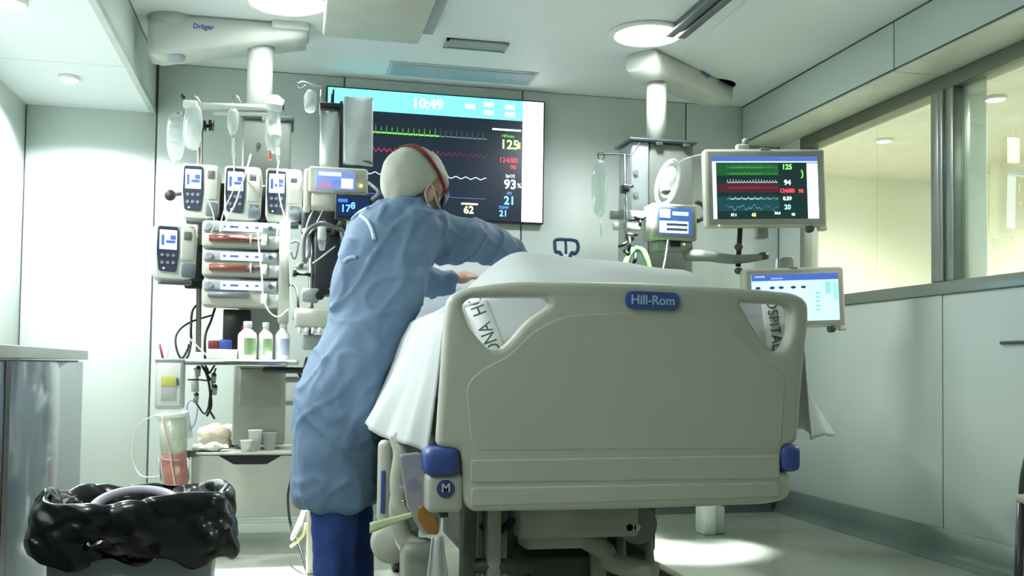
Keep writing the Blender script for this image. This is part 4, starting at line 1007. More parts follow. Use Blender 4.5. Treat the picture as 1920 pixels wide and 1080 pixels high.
# the loose back flap of the gown
fl = [ring(668, 455, 3.50, 22, .05, 20), ring(652, 510, 3.46, 24, .06, 20), ring(640, 560, 3.44, 22, .06, 20), ring(640, 600, 3.42, 14, .05, 20), ring(642, 640, 3.42, 8, .04, 20)]
f_ = MB().loft(fl); gw.add(f_.v, f_.f, True)
gw = remeshed(gw, .011, 8)
def folds(c, n):
    lo = max(0, min(1, (1.15 - c.z) / .4))
    vert = noise.noise(Vector((c.x * 12 + c.z * 3.0, c.y * 12, c.z * 1.5)))
    diag = noise.noise(Vector(((c.x - c.z * .8) * 8, c.y * 5, (c.z + c.x * .5) * 3.5 + 3)))
    fine = noise.noise(Vector(((c.x - c.z * .4) * 22, c.y * 22, c.z * 7 + 7)))
    ridge = max(0, 1 - abs(diag) * 6)
    d2 = noise.noise(Vector(((c.x + c.z * .9) * 7 + 5, c.y * 5, (c.z - c.x * .6) * 6)))
    ridge2 = max(0, 1 - abs(d2) * 7)
    return (.016 * vert + .004) * lo + .010 * diag * (1 - lo * .5) + .004 * fine + .009 * ridge * (1 - lo * .3) + .007 * ridge2
gw = displace(gw, folds)
gbvh = bvh_of(gw)
gown = gw.build('gown', GOWN, nurse, label='pale blue long-sleeved isolation gown')
STRAP = mat('gown_tie', (178, 200, 222), .7)
for pts_ in ([(664, 398), (676, 404), (690, 416), (698, 432), (702, 450)], [(644, 492), (655, 484), (668, 482)], [(700, 378), (690, 390), (672, 400), (660, 412)]):
    P_ = [hit(gbvh, a_, b_, .003) for a_, b_ in pts_]; P_ = [p for p in P_ if p]
    if len(P_) > 1: MB().tube(P_, .0075, 6).build('gown_tie', STRAP, gown)
# head frame: local +X is the face, +Z the crown
hc = at(782, 357, 3.66)
fx = Vector((.80, .50, -.34)).normalized(); up0 = Vector((.34, .18, 1)); fy = up0.cross(fx).normalized(); fz = fx.cross(fy)
HM = Matrix(((fx.x, fy.x, fz.x), (fx.y, fy.y, fz.y), (fx.z, fy.z, fz.z)))
HS = 1.10
def hp(x, y, z): return hc + HM @ (Vector((x, y, z)) * HS)
body = MB()
def hellip(c, rx, ry, rz): body.ell(hp(*c), rx * HS, ry * HS, rz * HS, HM)
hellip((-.012, 0, .02), .098, .078, .098); hellip((.03, 0, -.035), .066, .060, .082); hellip((.055, 0, -.075), .036, .040, .034)
hellip((.098, 0, -.025), .018, .012, .020); hellip((.09, 0, .0), .014, .030, .016); hellip((.09, 0, -.062), .012, .022, .010)
for sg in (-1, 1):
    hellip((-.002, sg * .080, -.02), .022, .010, .032); hellip((-.004, sg * .086, -.012), .016, .007, .020)
nk = at(752, 384, 3.615)
body.tube([hp(-.03, 0, -.05), hp(-.035, 0, -.09), nk + Vector((0, 0, -.02)), nk + Vector((-.02, -.01, -.12))], lambda u: .056 + .02 * u, 16)
for r_ in (TR,):
    rr = [ring(a_, b_, c_, d_ * .80, e_ * .75, 24) for a_, b_, c_, d_, e_ in r_[5:-1]]
    b2 = MB().loft(rr); body.add(b2.v, b2.f, True)
for L_ in (ARM_R, ARM_L):
    l_ = limb([(a_, b_, c_, r * .66) for a_, b_, c_, r in L_]); body.add(l_.v, l_.f, True)
hips = at(640, 720, 3.38)
LEGS = ((Vector((nb.x - .022, hipY - .09, 0)), 1), (Vector((nb.x + .045, hipY + .10, 0)), -1))
for lf, sg in LEGS:
    body.tube([Vector((hips.x + (lf.x - hips.x) * .7, lf.y, hips.z - .10)), Vector((lf.x, lf.y, .5)), Vector((lf.x, lf.y - .01, .09))], lambda u: .062 - .022 * u, 14)
# hands with five fingers
def hand(a, b, up_, curl):
    d = (b - a).normalized(); s_ = d.cross(up_).normalized(); u_ = s_.cross(d)
    body.ell(a + d * .055, .046, .040, .019, Matrix((d, s_, u_)).transposed())
    for k, (o_, ln) in enumerate(((-.030, .062), (-.010, .074), (.010, .080), (.030, .070))):
        p0 = a + d * .085 + s_ * o_; p1 = p0 + d * ln * .55 - u_ * ln * .15 * curl; p2 = p1 + d * ln * .35 - u_ * ln * .45 * curl
        body.tube([p0, p1, p2], .0085, 8)
    body.tube([a + d * .03 - s_ * .032, a + d * .06 - s_ * .058 - u_ * .01, a + d * .085 - s_ * .060 - u_ * .022], .010, 8)
hand(at(985, 496, 3.88), at(1030, 520, 3.96), Vector((0, -.5, 1)), 1.0)
hand(at(848, 528, 3.98), at(885, 512, 4.04), Vector((0, -.6, 1)), 1.0)
bd_ = remeshed(body, .0065, 3)
bd_.build('body', SKIN, nurse)
# scrubs
tr_ = MB()
for lf, sg in LEGS:
    tr_.loft([[(lf.x + (hips.x - lf.x) * k * .5 + rr * math.cos(t_), lf.y + rr * 1.05 * math.sin(t_), z_) for t_ in [2 * math.pi * i / 24 for i in range(24)]] for z_, rr, k in ((.07, .070, 0), (.25, .070, 0), (.45, .074, 0), (.62, .078, .0), (.72, .07, .1))])
tr_ = remeshed(tr_, .013, 5)
tr_ = displace(tr_, lambda c, n: .016 * noise.noise(Vector((c.x * 16, c.y * 16, c.z * 4))) + .006 * noise.noise(c * 26))
tr_.build('trousers', SCRUB, nurse, label='dark blue scrub trousers')
for lf, sg in LEGS:
    MB().ell((lf.x + .03, lf.y + .06, .04), .05, .13, .045, Matrix.Rotation(-.5, 3, 'Z')).build('shoe', WHITE, nurse)
# surgical cap
capm = mat('cap_white', (184, 186, 174), .75, var=.04, bump=.15, bscale=80)
cp_ = MB(); nu, nv = 36, 20
def capfn(u, v):
    a_ = 2 * math.pi * u; th = v * 2.6
    x, y, z = math.sin(th) * math.cos(a_), math.sin(th) * math.sin(a_), math.cos(th)
    rim = .0
    k = 1 + .05 * noise.noise(Vector((x * 3, y * 3, z * 3))) + .02 * noise.noise(Vector((x * 9, y * 9, z * 9)))
    X = x * .122 * k - .020; Y_ = y * .098 * k; Z_ = z * .118 * k + .020
    # hairline: lower behind, higher at forehead
    lim = -.080 if x < -.35 else -.080 + .13 * min(1, (x + .35) / .55)
    if Z_ < lim:
        f2 = max(.0, 1 - (lim - Z_) * 3); X *= .9 * f2 + .1 * .8 if f2 < 1 else 1; Z_ = lim - .004 * (1 - f2)
        X *= .97; Y_ *= .93
    return hp(X, Y_, Z_)
cp_.grid(capfn, nu, nv, .002).build('surgical_cap', capm, nurse, label='off-white elasticated surgical cap')
# goggle strap round the head, goggles, mask, loops
STR = mat('strap_red', (120, 26, 34), .6); 
def band(z0, z1, x0=-.135, rx=.128, ry=.104, a0=0.0, a1=2 * math.pi, tilt=.0, wd=.016, m_=STR, nm='goggle_strap', n=48):
    vs_ = []; fs = []
    for i in range(n + 1):
        a_ = a0 + (a1 - a0) * i / n
        X = -.015 + rx * math.cos(a_); Y_ = ry * math.sin(a_); Zc = (z0 + z1) / 2 + (z0 - z1) / 2 * -math.cos(a_)
        for w_, e_ in ((-wd, 0), (wd, 0), (wd, .003), (-wd, .003)):
            vs_.append(hp(X * (1 + e_ * 8), Y_ * (1 + e_ * 8), Zc + w_))
    for i in range(n):
        for k in range(4): fs.append([4 * i + k, 4 * i + (k + 1) % 4, 4 * i + 4 + (k + 1) % 4, 4 * i + 4 + k])
    MB().add(vs_, fs, True).build(nm, m_, nurse)
def strap(T, P0, a0, a1, wd, e, m_, nm, lab=None, n=48):
    vs_ = []; fs = []; c0 = Vector((-.02, 0, .02)); ax_ = Vector((.128, .104, .124)) * (1 + e)
    e1 = Vector((math.cos(T), 0, -math.sin(T))); e2 = Vector((0, 1, 0)); e3 = Vector((math.sin(T), 0, math.cos(T)))
    for i in range(n + 1):
        a_ = a0 + (a1 - a0) * i / n; row = []
        for w_, ee in ((-wd, 0), (wd, 0), (wd, .03), (-wd, .03)):
            p0 = Vector(P0) + e3 * w_ - c0; d = e1 * math.cos(a_) + e2 * math.sin(a_)
            q = [p0[k] / ax_[k] for k in range(3)]; g_ = [d[k] / ax_[k] for k in range(3)]
            A_ = sum(x * x for x in g_); B_ = sum(x * y for x, y in zip(q, g_)); C_ = sum(x * x for x in q) - 1
            t_ = (-B_ + math.sqrt(max(0, B_ * B_ - A_ * C_))) / A_
            p = c0 + (p0 + d * t_) * (1 + ee); vs_.append(hp(*p))
    for i in range(n):
        for k in range(4): fs.append([4 * i + k, 4 * i + (k + 1) % 4, 4 * i + 4 + (k + 1) % 4, 4 * i + 4 + k])
    MB().add(vs_, fs, True).build(nm, m_, nurse, label=lab)
strap(.62, (.02, 0, .035), 0, 2 * math.pi, .012, .0, STR, 'goggle_strap', 'dark red elastic strap')
strap(.2, (.02, 0, .005), -1.25, 1.25, .026, .02, mat('goggle_dark', (34, 24, 28), .15), 'goggles', 'dark wraparound goggles', 24)
mk = MB().ell(hp(.085, 0, -.06), .045, .062, .048, HM); mk.build('face_mask', mat('mask_white', (220, 224, 224), .7), nurse, label='white face mask')
for sg in (-1, 1):
    MB().tube([hp(.08, sg * .055, -.04), hp(.03, sg * .083, -.03), hp(-.015, sg * .090, .005), hp(-.026, sg * .088, -.035), hp(.03, sg * .075, -.075), hp(.075, sg * .05, -.08)], .003, 6).build('mask_loop', WHITE, nurse)

# ================================================================== VENTILATOR CORNER BEHIND THE NURSE
# small ventilator display head on its arm
vt = thing('ventilator', 'beige ventilator display head on a dark cabinet behind the nurse', 'ventilator', at(610, 640, 4.6))
q0, q1 = at(578, 340, 4.45), at(690, 340, 4.45)
MB().box(q0.x, q1.x, 4.45, 4.53, at(630, 362, 4.45).z, at(630, 313, 4.45).z, .012).build('display_head', BEIGE, vt)
dsp = MB().box(at(592, 335, 4.45).x, at(666, 335, 4.45).x, 4.443, 4.452, at(630, 356, 4.45).z, at(630, 320, 4.45).z, .003).build('display', emat('vent_blue', (112, 134, 186), .7), vt)
for k, (xa, xb, ya, yb, c_) in enumerate(((597, 640, 323, 330, (200, 220, 250)), (596, 622, 344, 352, (160, 110, 140)), (640, 662, 334, 352, (210, 235, 255)), (624, 640, 338, 346, (90, 110, 190)))):
    MB().box(at(xa, ya, 4.44).x, at(xb, ya, 4.44).x, 4.441, 4.444, at(630, yb, 4.44).z, at(630, ya, 4.44).z).build('display_figure', emat('vf%d' % k, c_, .9), dsp)
q = at(677, 348, 4.44); MB().cyl((q.x, 4.44, q.z), (q.x, 4.455, q.z), .006).build('alarm_light', emat('led_amber', (240, 230, 110), 2), vt)
MB().box(at(570, 340, 4.47).x, at(584, 340, 4.47).x, 4.46, 4.6, at(577, 392, 4.47).z, at(577, 316, 4.47).z, .012).build('head_side', BEIGE, vt)
MB().box(at(582, 375, 4.47).x, at(632, 375, 4.47).x, 4.46, 4.56, at(600, 390, 4.47).z, at(600, 360, 4.47).z, .012).build('lower_housing', BEIGE, vt)
DK = mat('vent_dark_body', (36, 40, 46), .4)
MB().box(at(566, 410, 4.58).x, at(650, 410, 4.58).x, 4.58, 4.8, at(600, 432, 4.58).z, at(600, 386, 4.58).z, .015).build('cabinet_top', DK, vt)
MB().box(at(588, 480, 4.6).x, at(640, 480, 4.6).x, 4.6, 4.78, at(610, 552, 4.6).z, at(610, 430, 4.6).z, .012).build('cabinet', DK, vt)
MB().cyl(at(583, 420, 4.62), at(583, 640, 4.62), .012).build('support_pole', CHROME, vt)
MB().box(at(596, 430, 4.5).x, at(612, 430, 4.5).x, 4.5, 4.56, at(604, 450, 4.5).z, at(604, 414, 4.5).z, .01).build('filter', WHITE, vt)
MB().cyl(at(604, 452, 4.53), at(604, 470, 4.53), .02, .012).build('water_trap', MILKY, vt)
MB().box(at(566, 545, 4.56).x, at(598, 545, 4.56).x, 4.56, 4.66, at(580, 566, 4.56).z, at(580, 540, 4.56).z, .008).build('clamp_block', MGREY, vt)
q = at(600, 554, 4.55); MB().cyl((q.x, 4.53, q.z), (q.x, 4.57, q.z), .02).build('clamp_knob', BLACK, vt)
kb = MB(); q = at(553, 513, 4.6); kb.cyl((q.x - .01, 4.6, q.z), (q.x + .008, 4.6, q.z), .016); kb.cyl((q.x, 4.6, q.z), at(583, 515, 4.6), .008); kb.build('pole_knob', BLACK, vt)
MB().box(at(552, 600, 4.55).x, at(650, 600, 4.55).x, 4.55, 4.7, at(600, 614, 4.55).z, at(600, 578, 4.55).z, .012).build('module_tray', mat('tray_beige', (178, 182, 170), .45), vt)
for k in range(7):
    px = 562 + k * 12.5; MB().cyl(at(px, 614, 4.56), at(px, 626, 4.56), .009).build('hose_socket', WHITE, vt)
MB().box(at(566, 640, 4.58).x, at(630, 640, 4.58).x, 4.58, 4.68, at(600, 656, 4.58).z, at(600, 628, 4.58).z, .01).build('lower_block', MGREY, vt)
MB().cyl(at(560, 500, 4.9), at(584, 500, 4.64), .016).build('support_arm', MGREY, vt)
# second small monitor with blue digits
t = thing('bedside_monitor', 'small dark monitor with glowing blue digits beside the nurse\'s shoulder', 'monitor', at(660, 408, 4.4))
MB().box(at(628, 388, 4.4).x, at(700, 388, 4.4).x, 4.4, 4.45, at(660, 412, 4.4).z, at(660, 364, 4.4).z, .006).build('case', DK, t)
s_ = MB().box(at(632, 388, 4.4).x, at(692, 388, 4.4).x, 4.395, 4.401, at(660, 406, 4.4).z, at(660, 369, 4.4).z).build('display', emat('mon_navy', (14, 30, 66), .8), t)
q = at(648, 391, 4.39); text_mb('17', .045, (q.x, 4.393, q.z), SX, SZ, .001, bold=.001).build('reading', emat('digit_blue', (90, 170, 255), 1.4), s_)
q = at(657, 384, 4.39); text_mb('8', .04, (q.x + .012, 4.393, q.z - .004), SX, SZ, .001, bold=.001).build('reading', emat('digit_blue', (90, 170, 255), 1.4), s_)
MB().box(at(634, 372, 4.4).x, at(652, 372, 4.4).x, 4.392, 4.396, at(640, 379, 4.4).z, at(640, 373, 4.4).z).build('caption', emat('cap_blue', (50, 110, 200), 1), s_)
MB().cyl(at(645, 410, 4.44), at(622, 440, 4.62), .012).build('mounting_arm', DGREY, t)
HOSE = mat('hose_grey', (120, 124, 128), .4); HG = 'hoses of the ventilator'
line('ventilator_hose', 'grey corrugated hose curling behind the nurse\'s back', [(570, 430, 4.5), (580, 470, 4.46), (570, 490, 4.45), (572, 440, 4.45), (600, 420, 4.46), (640, 430, 4.5)], .010, HOSE, 'hose', HG)
line('ventilator_hose', 'grey hose hanging in a long loop beside the dark cabinet', [(640, 430, 4.52), (648, 470, 4.5), (640, 520, 4.5), (620, 545, 4.5)], .012, HOSE, 'hose', HG)
line('ventilator_line', 'thin white line crossing the dark ventilator cabinet diagonally', [(628, 462, 4.52), (600, 484, 4.52), (586, 494, 4.52)], .004, LINE, 'tube', HG)
line('ventilator_line', 'thin white line falling from display head to the cabinet', [(588, 392, 4.5), (576, 420, 4.5), (572, 450, 4.52)], .004, LINE, 'tube', HG)
line('ventilator_line', 'second thin white line hanging under the display head', [(606, 392, 4.48), (590, 425, 4.48), (574, 445, 4.5)], .003, LINE, 'tube', HG)
line('ventilator_cable', 'dark bent cable running from the pump rack to the tray', [(540, 534, 4.72), (552, 536, 4.66), (558, 550, 4.62), (559, 575, 4.6), (562, 600, 4.6)], .006, BLACKS, 'cable', HG)
MB().tube([at(545, 455, 4.6), at(558, 452, 4.6), at(558, 462, 4.6), at(552, 485, 4.6), at(543, 470, 4.6)], .006, 6).build('wire_bracket', MGREY, vt)
line('tubing_bundle', 'pale tubes bunched at the nurse\'s shoulder', [(686, 340, 4.46), (700, 350, 4.4), (710, 362, 4.36), (697, 374, 4.4)], .008, HOSE, 'tube', HG)
# hanging pouch in front of the wall screen
hpz = thing('hanging_pouch', 'grey translucent plastic pouch on a black strap hung before the wall screen', 'pouch', at(650, 312, 4.7))
def pouchfn(px0, px1, py0, py1, Y, sl=0):
    return lambda u, v: (at(px0 + (px1 - px0) * u, py0 + (py1 - py0) * v, Y).x, Y + .008 * math.sin(u * 5 + v * 3) , at(px0 + (px1 - px0) * u, py0 + (py1 - py0) * v + sl * u, Y).z)
POU = glassmat('pouch_plastic', (225, 230, 232), .05, .25, .8, (216, 222, 222))
MB().grid(pouchfn(644, 699, 180, 308, 4.62, 4), 12, 16, .004).build('pouch_sheet', POU, hpz)
MB().grid(pouchfn(600, 636, 205, 314, 4.68), 8, 14, .004).build('pouch_sheet', mat('pouch_back', (184, 192, 194), .5), hpz)
stp = MB(); stp.box(at(636, 250, 4.66).x, at(642, 250, 4.66).x, 4.65, 4.67, at(640, 316, 4.66).z, at(640, 190, 4.66).z, .003); stp.build('strap', BLACK, hpz)
stp = MB(); stp.box(at(600, 200, 4.66).x, at(646, 200, 4.66).x, 4.65, 4.68, at(620, 207, 4.66).z, at(620, 193, 4.66).z, .004); stp.build('hanger_bar', BLACK, hpz)
MB().cyl(at(624, 168, 4.66), at(623, 196, 4.66), .008).build('hanger_pin', BLACK, hpz)
MB().tube([at(644, 306, 4.62), at(665, 308, 4.62), at(680, 302, 4.62), at(698, 306, 4.62)], .006, 6).build('lower_hem', mat('hem_dark', (90, 98, 104), .5), hpz)
MB().cyl(at(602, 210, 4.7), at(598, 400, 4.7), .005).build('support_rod', BLACK, hpz)
t = thing('iv_hook', 'wire IV hook with a clear bag label beside the wall screen', 'hook', at(600, 165, 4.7))
MB().tube([at(606, 163, 4.7), at(585, 158, 4.7), at(568, 154, 4.7), at(559, 158, 4.7), at(564, 166, 4.7), at(574, 160, 4.7)], .004, 6).build('hook', CHROME, t)
q = at(582, 190, 4.7); bag_mb(q.x, q.z, 4.7, .06, .11, .006, 3).build('clear_tag', CLEAR, t)
MB().cyl(at(602, 168, 4.7), at(600, 215, 4.7), .005).build('hook_stem', CHROME, t)

# ================================================================== RIGHT CEILING PENDANT
YR = 5.10
rc = at(1231, 400, YR)
rp = thing('supply_pendant', 'white ceiling arm and grey supply column carrying the bedside monitors', 'medical column', (rc.x, YR, 1.2))
q = at(1231, 200, YR); TX = q.x
MB().cyl((TX, YR, at(1231, 275, YR).z), (TX, YR, at(1231, 125, YR).z), .055, None, 28).build('drop_tube', PENDW, rp)
# arm going back and right
e0 = Vector((TX - .03, YR - .02, at(1231, 122, YR).z)); e1 = at(1335, 163, 5.50)
dv = (e1 - e0); dv.z = 0; L = dv.length; dn = dv.normalized(); sd = Vector((-dn.y, dn.x, 0))
rings = []
for i, u in enumerate((-.18, -.1, 0, .3, .6, .9, 1.0, 1.12, 1.18)):
    c = e0 + (e1 - e0) * u; hw = .095 if 0 <= i < 8 else .06; hh = (.10 if u > -.15 else .06)
    zt = min(ZC - .003, c.z + hh)
    rings.append([c + sd * (hw * a_) + Vector((0, 0, (zt - c.z) * b_ if b_ > 0 else hh * b_)) for a_, b_ in ((-1, -.7), (-.8, -1), (.8, -1), (1, -.7), (1, .7), (.8, 1), (-.8, 1), (-1, .7))])
MB().loft(rings).build('arm', PENDW, rp)
MB().cyl((e1.x, e1.y, e1.z + .04), (e1.x, e1.y, ZC), .11, .14, 24).build('ceiling_flange', PENDW, rp)
q = at(1321, 187, 5.46); MB().lathe([(.001, -.01), (.045, -.01), (.05, 0), (.05, .02), (.001, .02)], (q.x, q.y, q.z + .005), caps=False).build('pivot_cap', mat('cap_grey', (146, 156, 164), .45), rp)
pm = e0 + (e1 - e0) * .62 - sd * .0965 + Vector((0, 0, .01))
text_mb('Dräger', .036, pm, dn, SZ, .003, bold=.001).build('lettering', mat('logo_blue', (96, 104, 160), .5), rp)
# head
hx0, hx1 = at(1172, 400, YR).x, at(1288, 400, YR).x; hz1 = at(1230, 275, YR).z; hz0 = at(1230, 505, YR).z
MB().box(hx0 - .02, hx1 + .01, YR - .12, YR + .14, hz1, hz1 + .016, .006).build('head_plate', DGREY, rp)
MB().box(hx0, hx0 + .10, YR - .10, YR + .12, hz0 - .3, hz1, .012).build('service_column', mat('rp_grey', (156, 166, 168), .45), rp)
MB().box(hx0 + .104, hx1, YR - .09, YR + .12, hz0 - .3, hz1, .012).build('service_column', PENDG, rp)
for px in (1222, 1272):
    q = at(px, 278, YR); MB().box(q.x - .02, q.x + .02, YR - .12, YR - .09, hz1 - .02, hz1, .004).build('latch', DGREY, rp)
for py, px in ((330, 1180), (370, 1180)):
    q = at(px, py, YR); MB().cyl((q.x, YR - .108, q.z), (q.x, YR - .098, q.z), .014).build('socket', MGREY, rp)
# IV pole with hook
MB().cyl(at(1171, 290, 4.86), at(1174, 480, 4.86), .008).build('iv_pole', CHROME, rp)
MB().tube([at(1120, 290, 4.86), at(1135, 289, 4.86), at(1170, 290, 4.86), at(1184, 290, 4.86), at(1200, 268, 4.9)], .004, 6).build('pole_hooks', DGREY, rp)
q = at(1127, 292, 4.86); MB().tube([(q.x + .018 * math.cos(k), 4.86, q.z + .018 * math.sin(k)) for k in [i * math.pi / 5 for i in range(10)]], .0035, 6, True, 3).build('hook_ring', DGREY, rp)
for px, py in ((1172, 354), (1180, 445)):
    q = at(px, py, 4.86); k_ = MB(); k_.box(q.x - .02, q.x + .018, 4.83, 4.89, q.z - .022, q.z + .02, .007); k_.cyl(q + Vector((.015, 0, .012)), q + Vector((.045, 0, .016)), .008); k_.build('pole_clamp', BLACK, rp)
q = at(1200, 412, 4.83); k_ = MB()
for a_ in (0, 2.1, 4.2): k_.tube([q, q + Vector((.035 * math.cos(a_ + .5), 0, .035 * math.sin(a_ + .5)))], .009, 8)
k_.cyl(q, q + Vector((-.05, .03, 0)), .009); k_.build('star_knob', BLACK, rp)
MB().box(at(1145, 402, 4.9).x, at(1225, 402, 4.9).x, 4.88, 4.93, at(1180, 412, 4.9).z, at(1180, 395, 4.9).z, .008).build('side_bracket', MGREY, rp)
MB().box(at(1150, 425, 4.88).x, at(1200, 425, 4.88).x, 4.87, 4.9, at(1170, 432, 4.88).z, at(1170, 418, 4.88).z, .006).build('side_bracket', LGREY, rp)
# bag on the pole
t = thing('iv_bag', 'clear glossy IV bag hanging alone left of the right column', 'iv bag', at(1125, 415, 4.84), None, 'hanging infusion bags')
c = at(1124, 352, 4.84); bag_mb(c.x, c.z, 4.84, .085, .30, .022, 12).build('pouch', glassmat('iv_clear', (238, 246, 244), .10, .03, .10, (225, 232, 230)), t)
MB().cyl(at(1126, 412, 4.84), at(1127, 446, 4.84), .005).build('port', CLEAR, t)
# transport ventilator box with lit display
t = thing('gas_monitor', 'grey bedside device with white and blue display on the right column', 'monitor', at(1262, 465, 4.82))
q0, q1 = at(1222, 418, 4.8), at(1308, 418, 4.8)
MB().box(q0.x, q1.x, 4.8, 4.93, at(1262, 450, 4.8).z, at(1262, 382, 4.8).z, .012).build('case', mat('dev_grey', (160, 162, 150), .45), t)
s_ = MB().box(at(1234, 415, 4.8).x, at(1298, 415, 4.8).x, 4.795, 4.801, at(1262, 440, 4.8).z, at(1262, 390, 4.8).z, .002).build('display', emat('dev_blue', (60, 92, 150), .8), t)
for xa, xb, ya, yb, c_ in ((1236, 1256, 393, 409, (250, 250, 252)), (1260, 1290, 397, 404, (170, 200, 240)), (1236, 1290, 415, 437, (244, 248, 252))):
    MB().box(at(xa, 415, 4.8).x, at(xb, 415, 4.8).x, 4.793, 4.7955, at(1262, yb, 4.8).z, at(1262, ya, 4.8).z, .001, 1).build('display_field', emat('devf_%d' % c_[0], c_, 1.2), s_)
for ya, yb in ((419, 424), (428, 433)):
    MB().box(at(1249, 415, 4.8).x, at(1288, 415, 4.8).x, 4.7915, 4.7935, at(1262, yb, 4.8).z, at(1262, ya, 4.8).z).build('display_figure', emat('dev_text', (60, 76, 100), .5), s_)
MB().box(at(1232, 455, 4.82).x, at(1300, 455, 4.82).x, 4.82, 4.92, at(1262, 470, 4.82).z, at(1262, 452, 4.82).z, .008).build('lower_unit', MGREY, t)
MB().box(at(1257, 457, 4.82).x, at(1275, 457, 4.82).x, 4.812, 4.822, at(1262, 462, 4.82).z, at(1262, 453, 4.82).z).build('slot', BLACK, t)
q = at(1283, 458, 4.81); MB().ell(q, .005, .004, .005).build('indicator', emat('led_yel', (220, 240, 120), 2), t)
kk = MB(); kk.tube([at(1306, 415, 4.85), at(1322, 405, 4.85), at(1318, 385, 4.85), at(1304, 378, 4.85)], .012, 8); kk.build('carry_handle', DGREY, t)
# breathing mask on a hook
t = thing('breathing_mask', 'clear plastic breathing mask hanging in front of the right column', 'mask', at(1250, 380, 4.78))
c = at(1252, 342, 4.78)
MB().tube([c + Vector((.055 * math.cos(k) + .03 * math.sin(k), 0, .115 * math.sin(k))) for k in [i * math.pi / 8 for i in range(16)]], .010, 8, True, 3).build('rim', MILKY, t)
ms = MB().ell(c + Vector((0, -.01, 0)), .045, .03, .085, Matrix.Rotation(.25, 3, 'Y')); ms.build('shell', CLEAR, t)
q = at(1248, 358, 4.74); MB().lathe([(.001, -.02), (.02, -.02), (.024, 0), (.02, .02), (.001, .02)], (q.x, 4.74, q.z), 'Y', 16, False).build('port', MGREY, t)
MB().tube([at(1264, 310, 4.78), at(1285, 298, 4.8), at(1320, 288, 4.75)], .004, 6).build('hose', CLEAR, t)
line('iv_line', 'thin clear line falling from the right column to the bed', [(1252, 450, 4.78), (1248, 480, 4.7), (1243, 505, 4.6)], .003, LINE, 'tube', 'lines on the right column')
# green tubing
GRN = mat('tube_green', (106, 190, 84), .4)
line('green_tube', 'bright green tube looping below the black clamp, left one', [(1188, 468, 4.8), (1178, 480, 4.78), (1172, 500, 4.76), (1174, 525, 4.75)], .016, GRN, 'tube', 'green tubes at the right column')
line('green_tube', 'bright green tube looping below the black clamp, right one', [(1190, 466, 4.8), (1204, 470, 4.78), (1212, 485, 4.76), (1218, 510, 4.75)], .016, GRN, 'tube', 'green tubes at the right column')
t = thing('clamp_cluster', 'cluster of black clamps above the green tubes', 'clamp', at(1186, 500, 4.8))
for a_, b_, c_, d_ in ((1180, 445, 1178, 475), (1170, 470, 1180, 482), (1192, 475, 1186, 498), (1160, 462, 1175, 455)):
    MB().tube([at(a_, b_, 4.79), at((a_ + c_) / 2 + 2, (b_ + d_) / 2, 4.77), at(c_, d_, 4.79)], .009, 8).build('clamp_jaw', BLACK, t)
# blue headgear loop
t = thing('mask_headgear', 'blue plastic three-lobed loop standing above the bed beyond the sheet', 'headgear', at(1062, 500, 4.5))
NB = mat('navy_loop', (70, 96, 138), .4)
for pts_ in ([(1040, 460), (1042, 450), (1060, 449), (1080, 452), (1084, 466), (1078, 476), (1072, 474), (1066, 486), (1056, 486), (1050, 474), (1042, 472)],):
    MB().tube([at(a_, b_, 4.5) for a_, b_ in pts_], .009, 8, True).build('loop', NB, t)
MB().tube([at(1060, 450, 4.5), at(1061, 462, 4.49), at(1061, 476, 4.5)], .007, 8).build('bridge', NB, t)
MB().cyl(at(1061, 486, 4.5), at(1062, 560, 4.5), .012).build('stalk', NB, t)
# monitor arm
am = MB(); am.tube([at(1290, 478, 4.86), at(1330, 480, 4.7), at(1370, 486, 4.62), at(1410, 484, 4.6), at(1436, 480, 4.6)], lambda u: .034 - .018 * u, 12)
am.build('monitor_arm', PENDG, rp)
q = at(1430, 480, 4.6); MB().cyl(at(1426, 481, 4.6), at(1438, 479, 4.6), .020).build('arm_tip', DGREY, rp)
MB().cyl(at(1388, 425, 4.62), at(1384, 500, 4.62), .013).build('arm_joint', BLACKS, rp)
for py in (463, 508):
    q = at(1385, py, 4.6); MB().ell(q, .022, .022, .018).build('arm_knob', DGREY, rp)
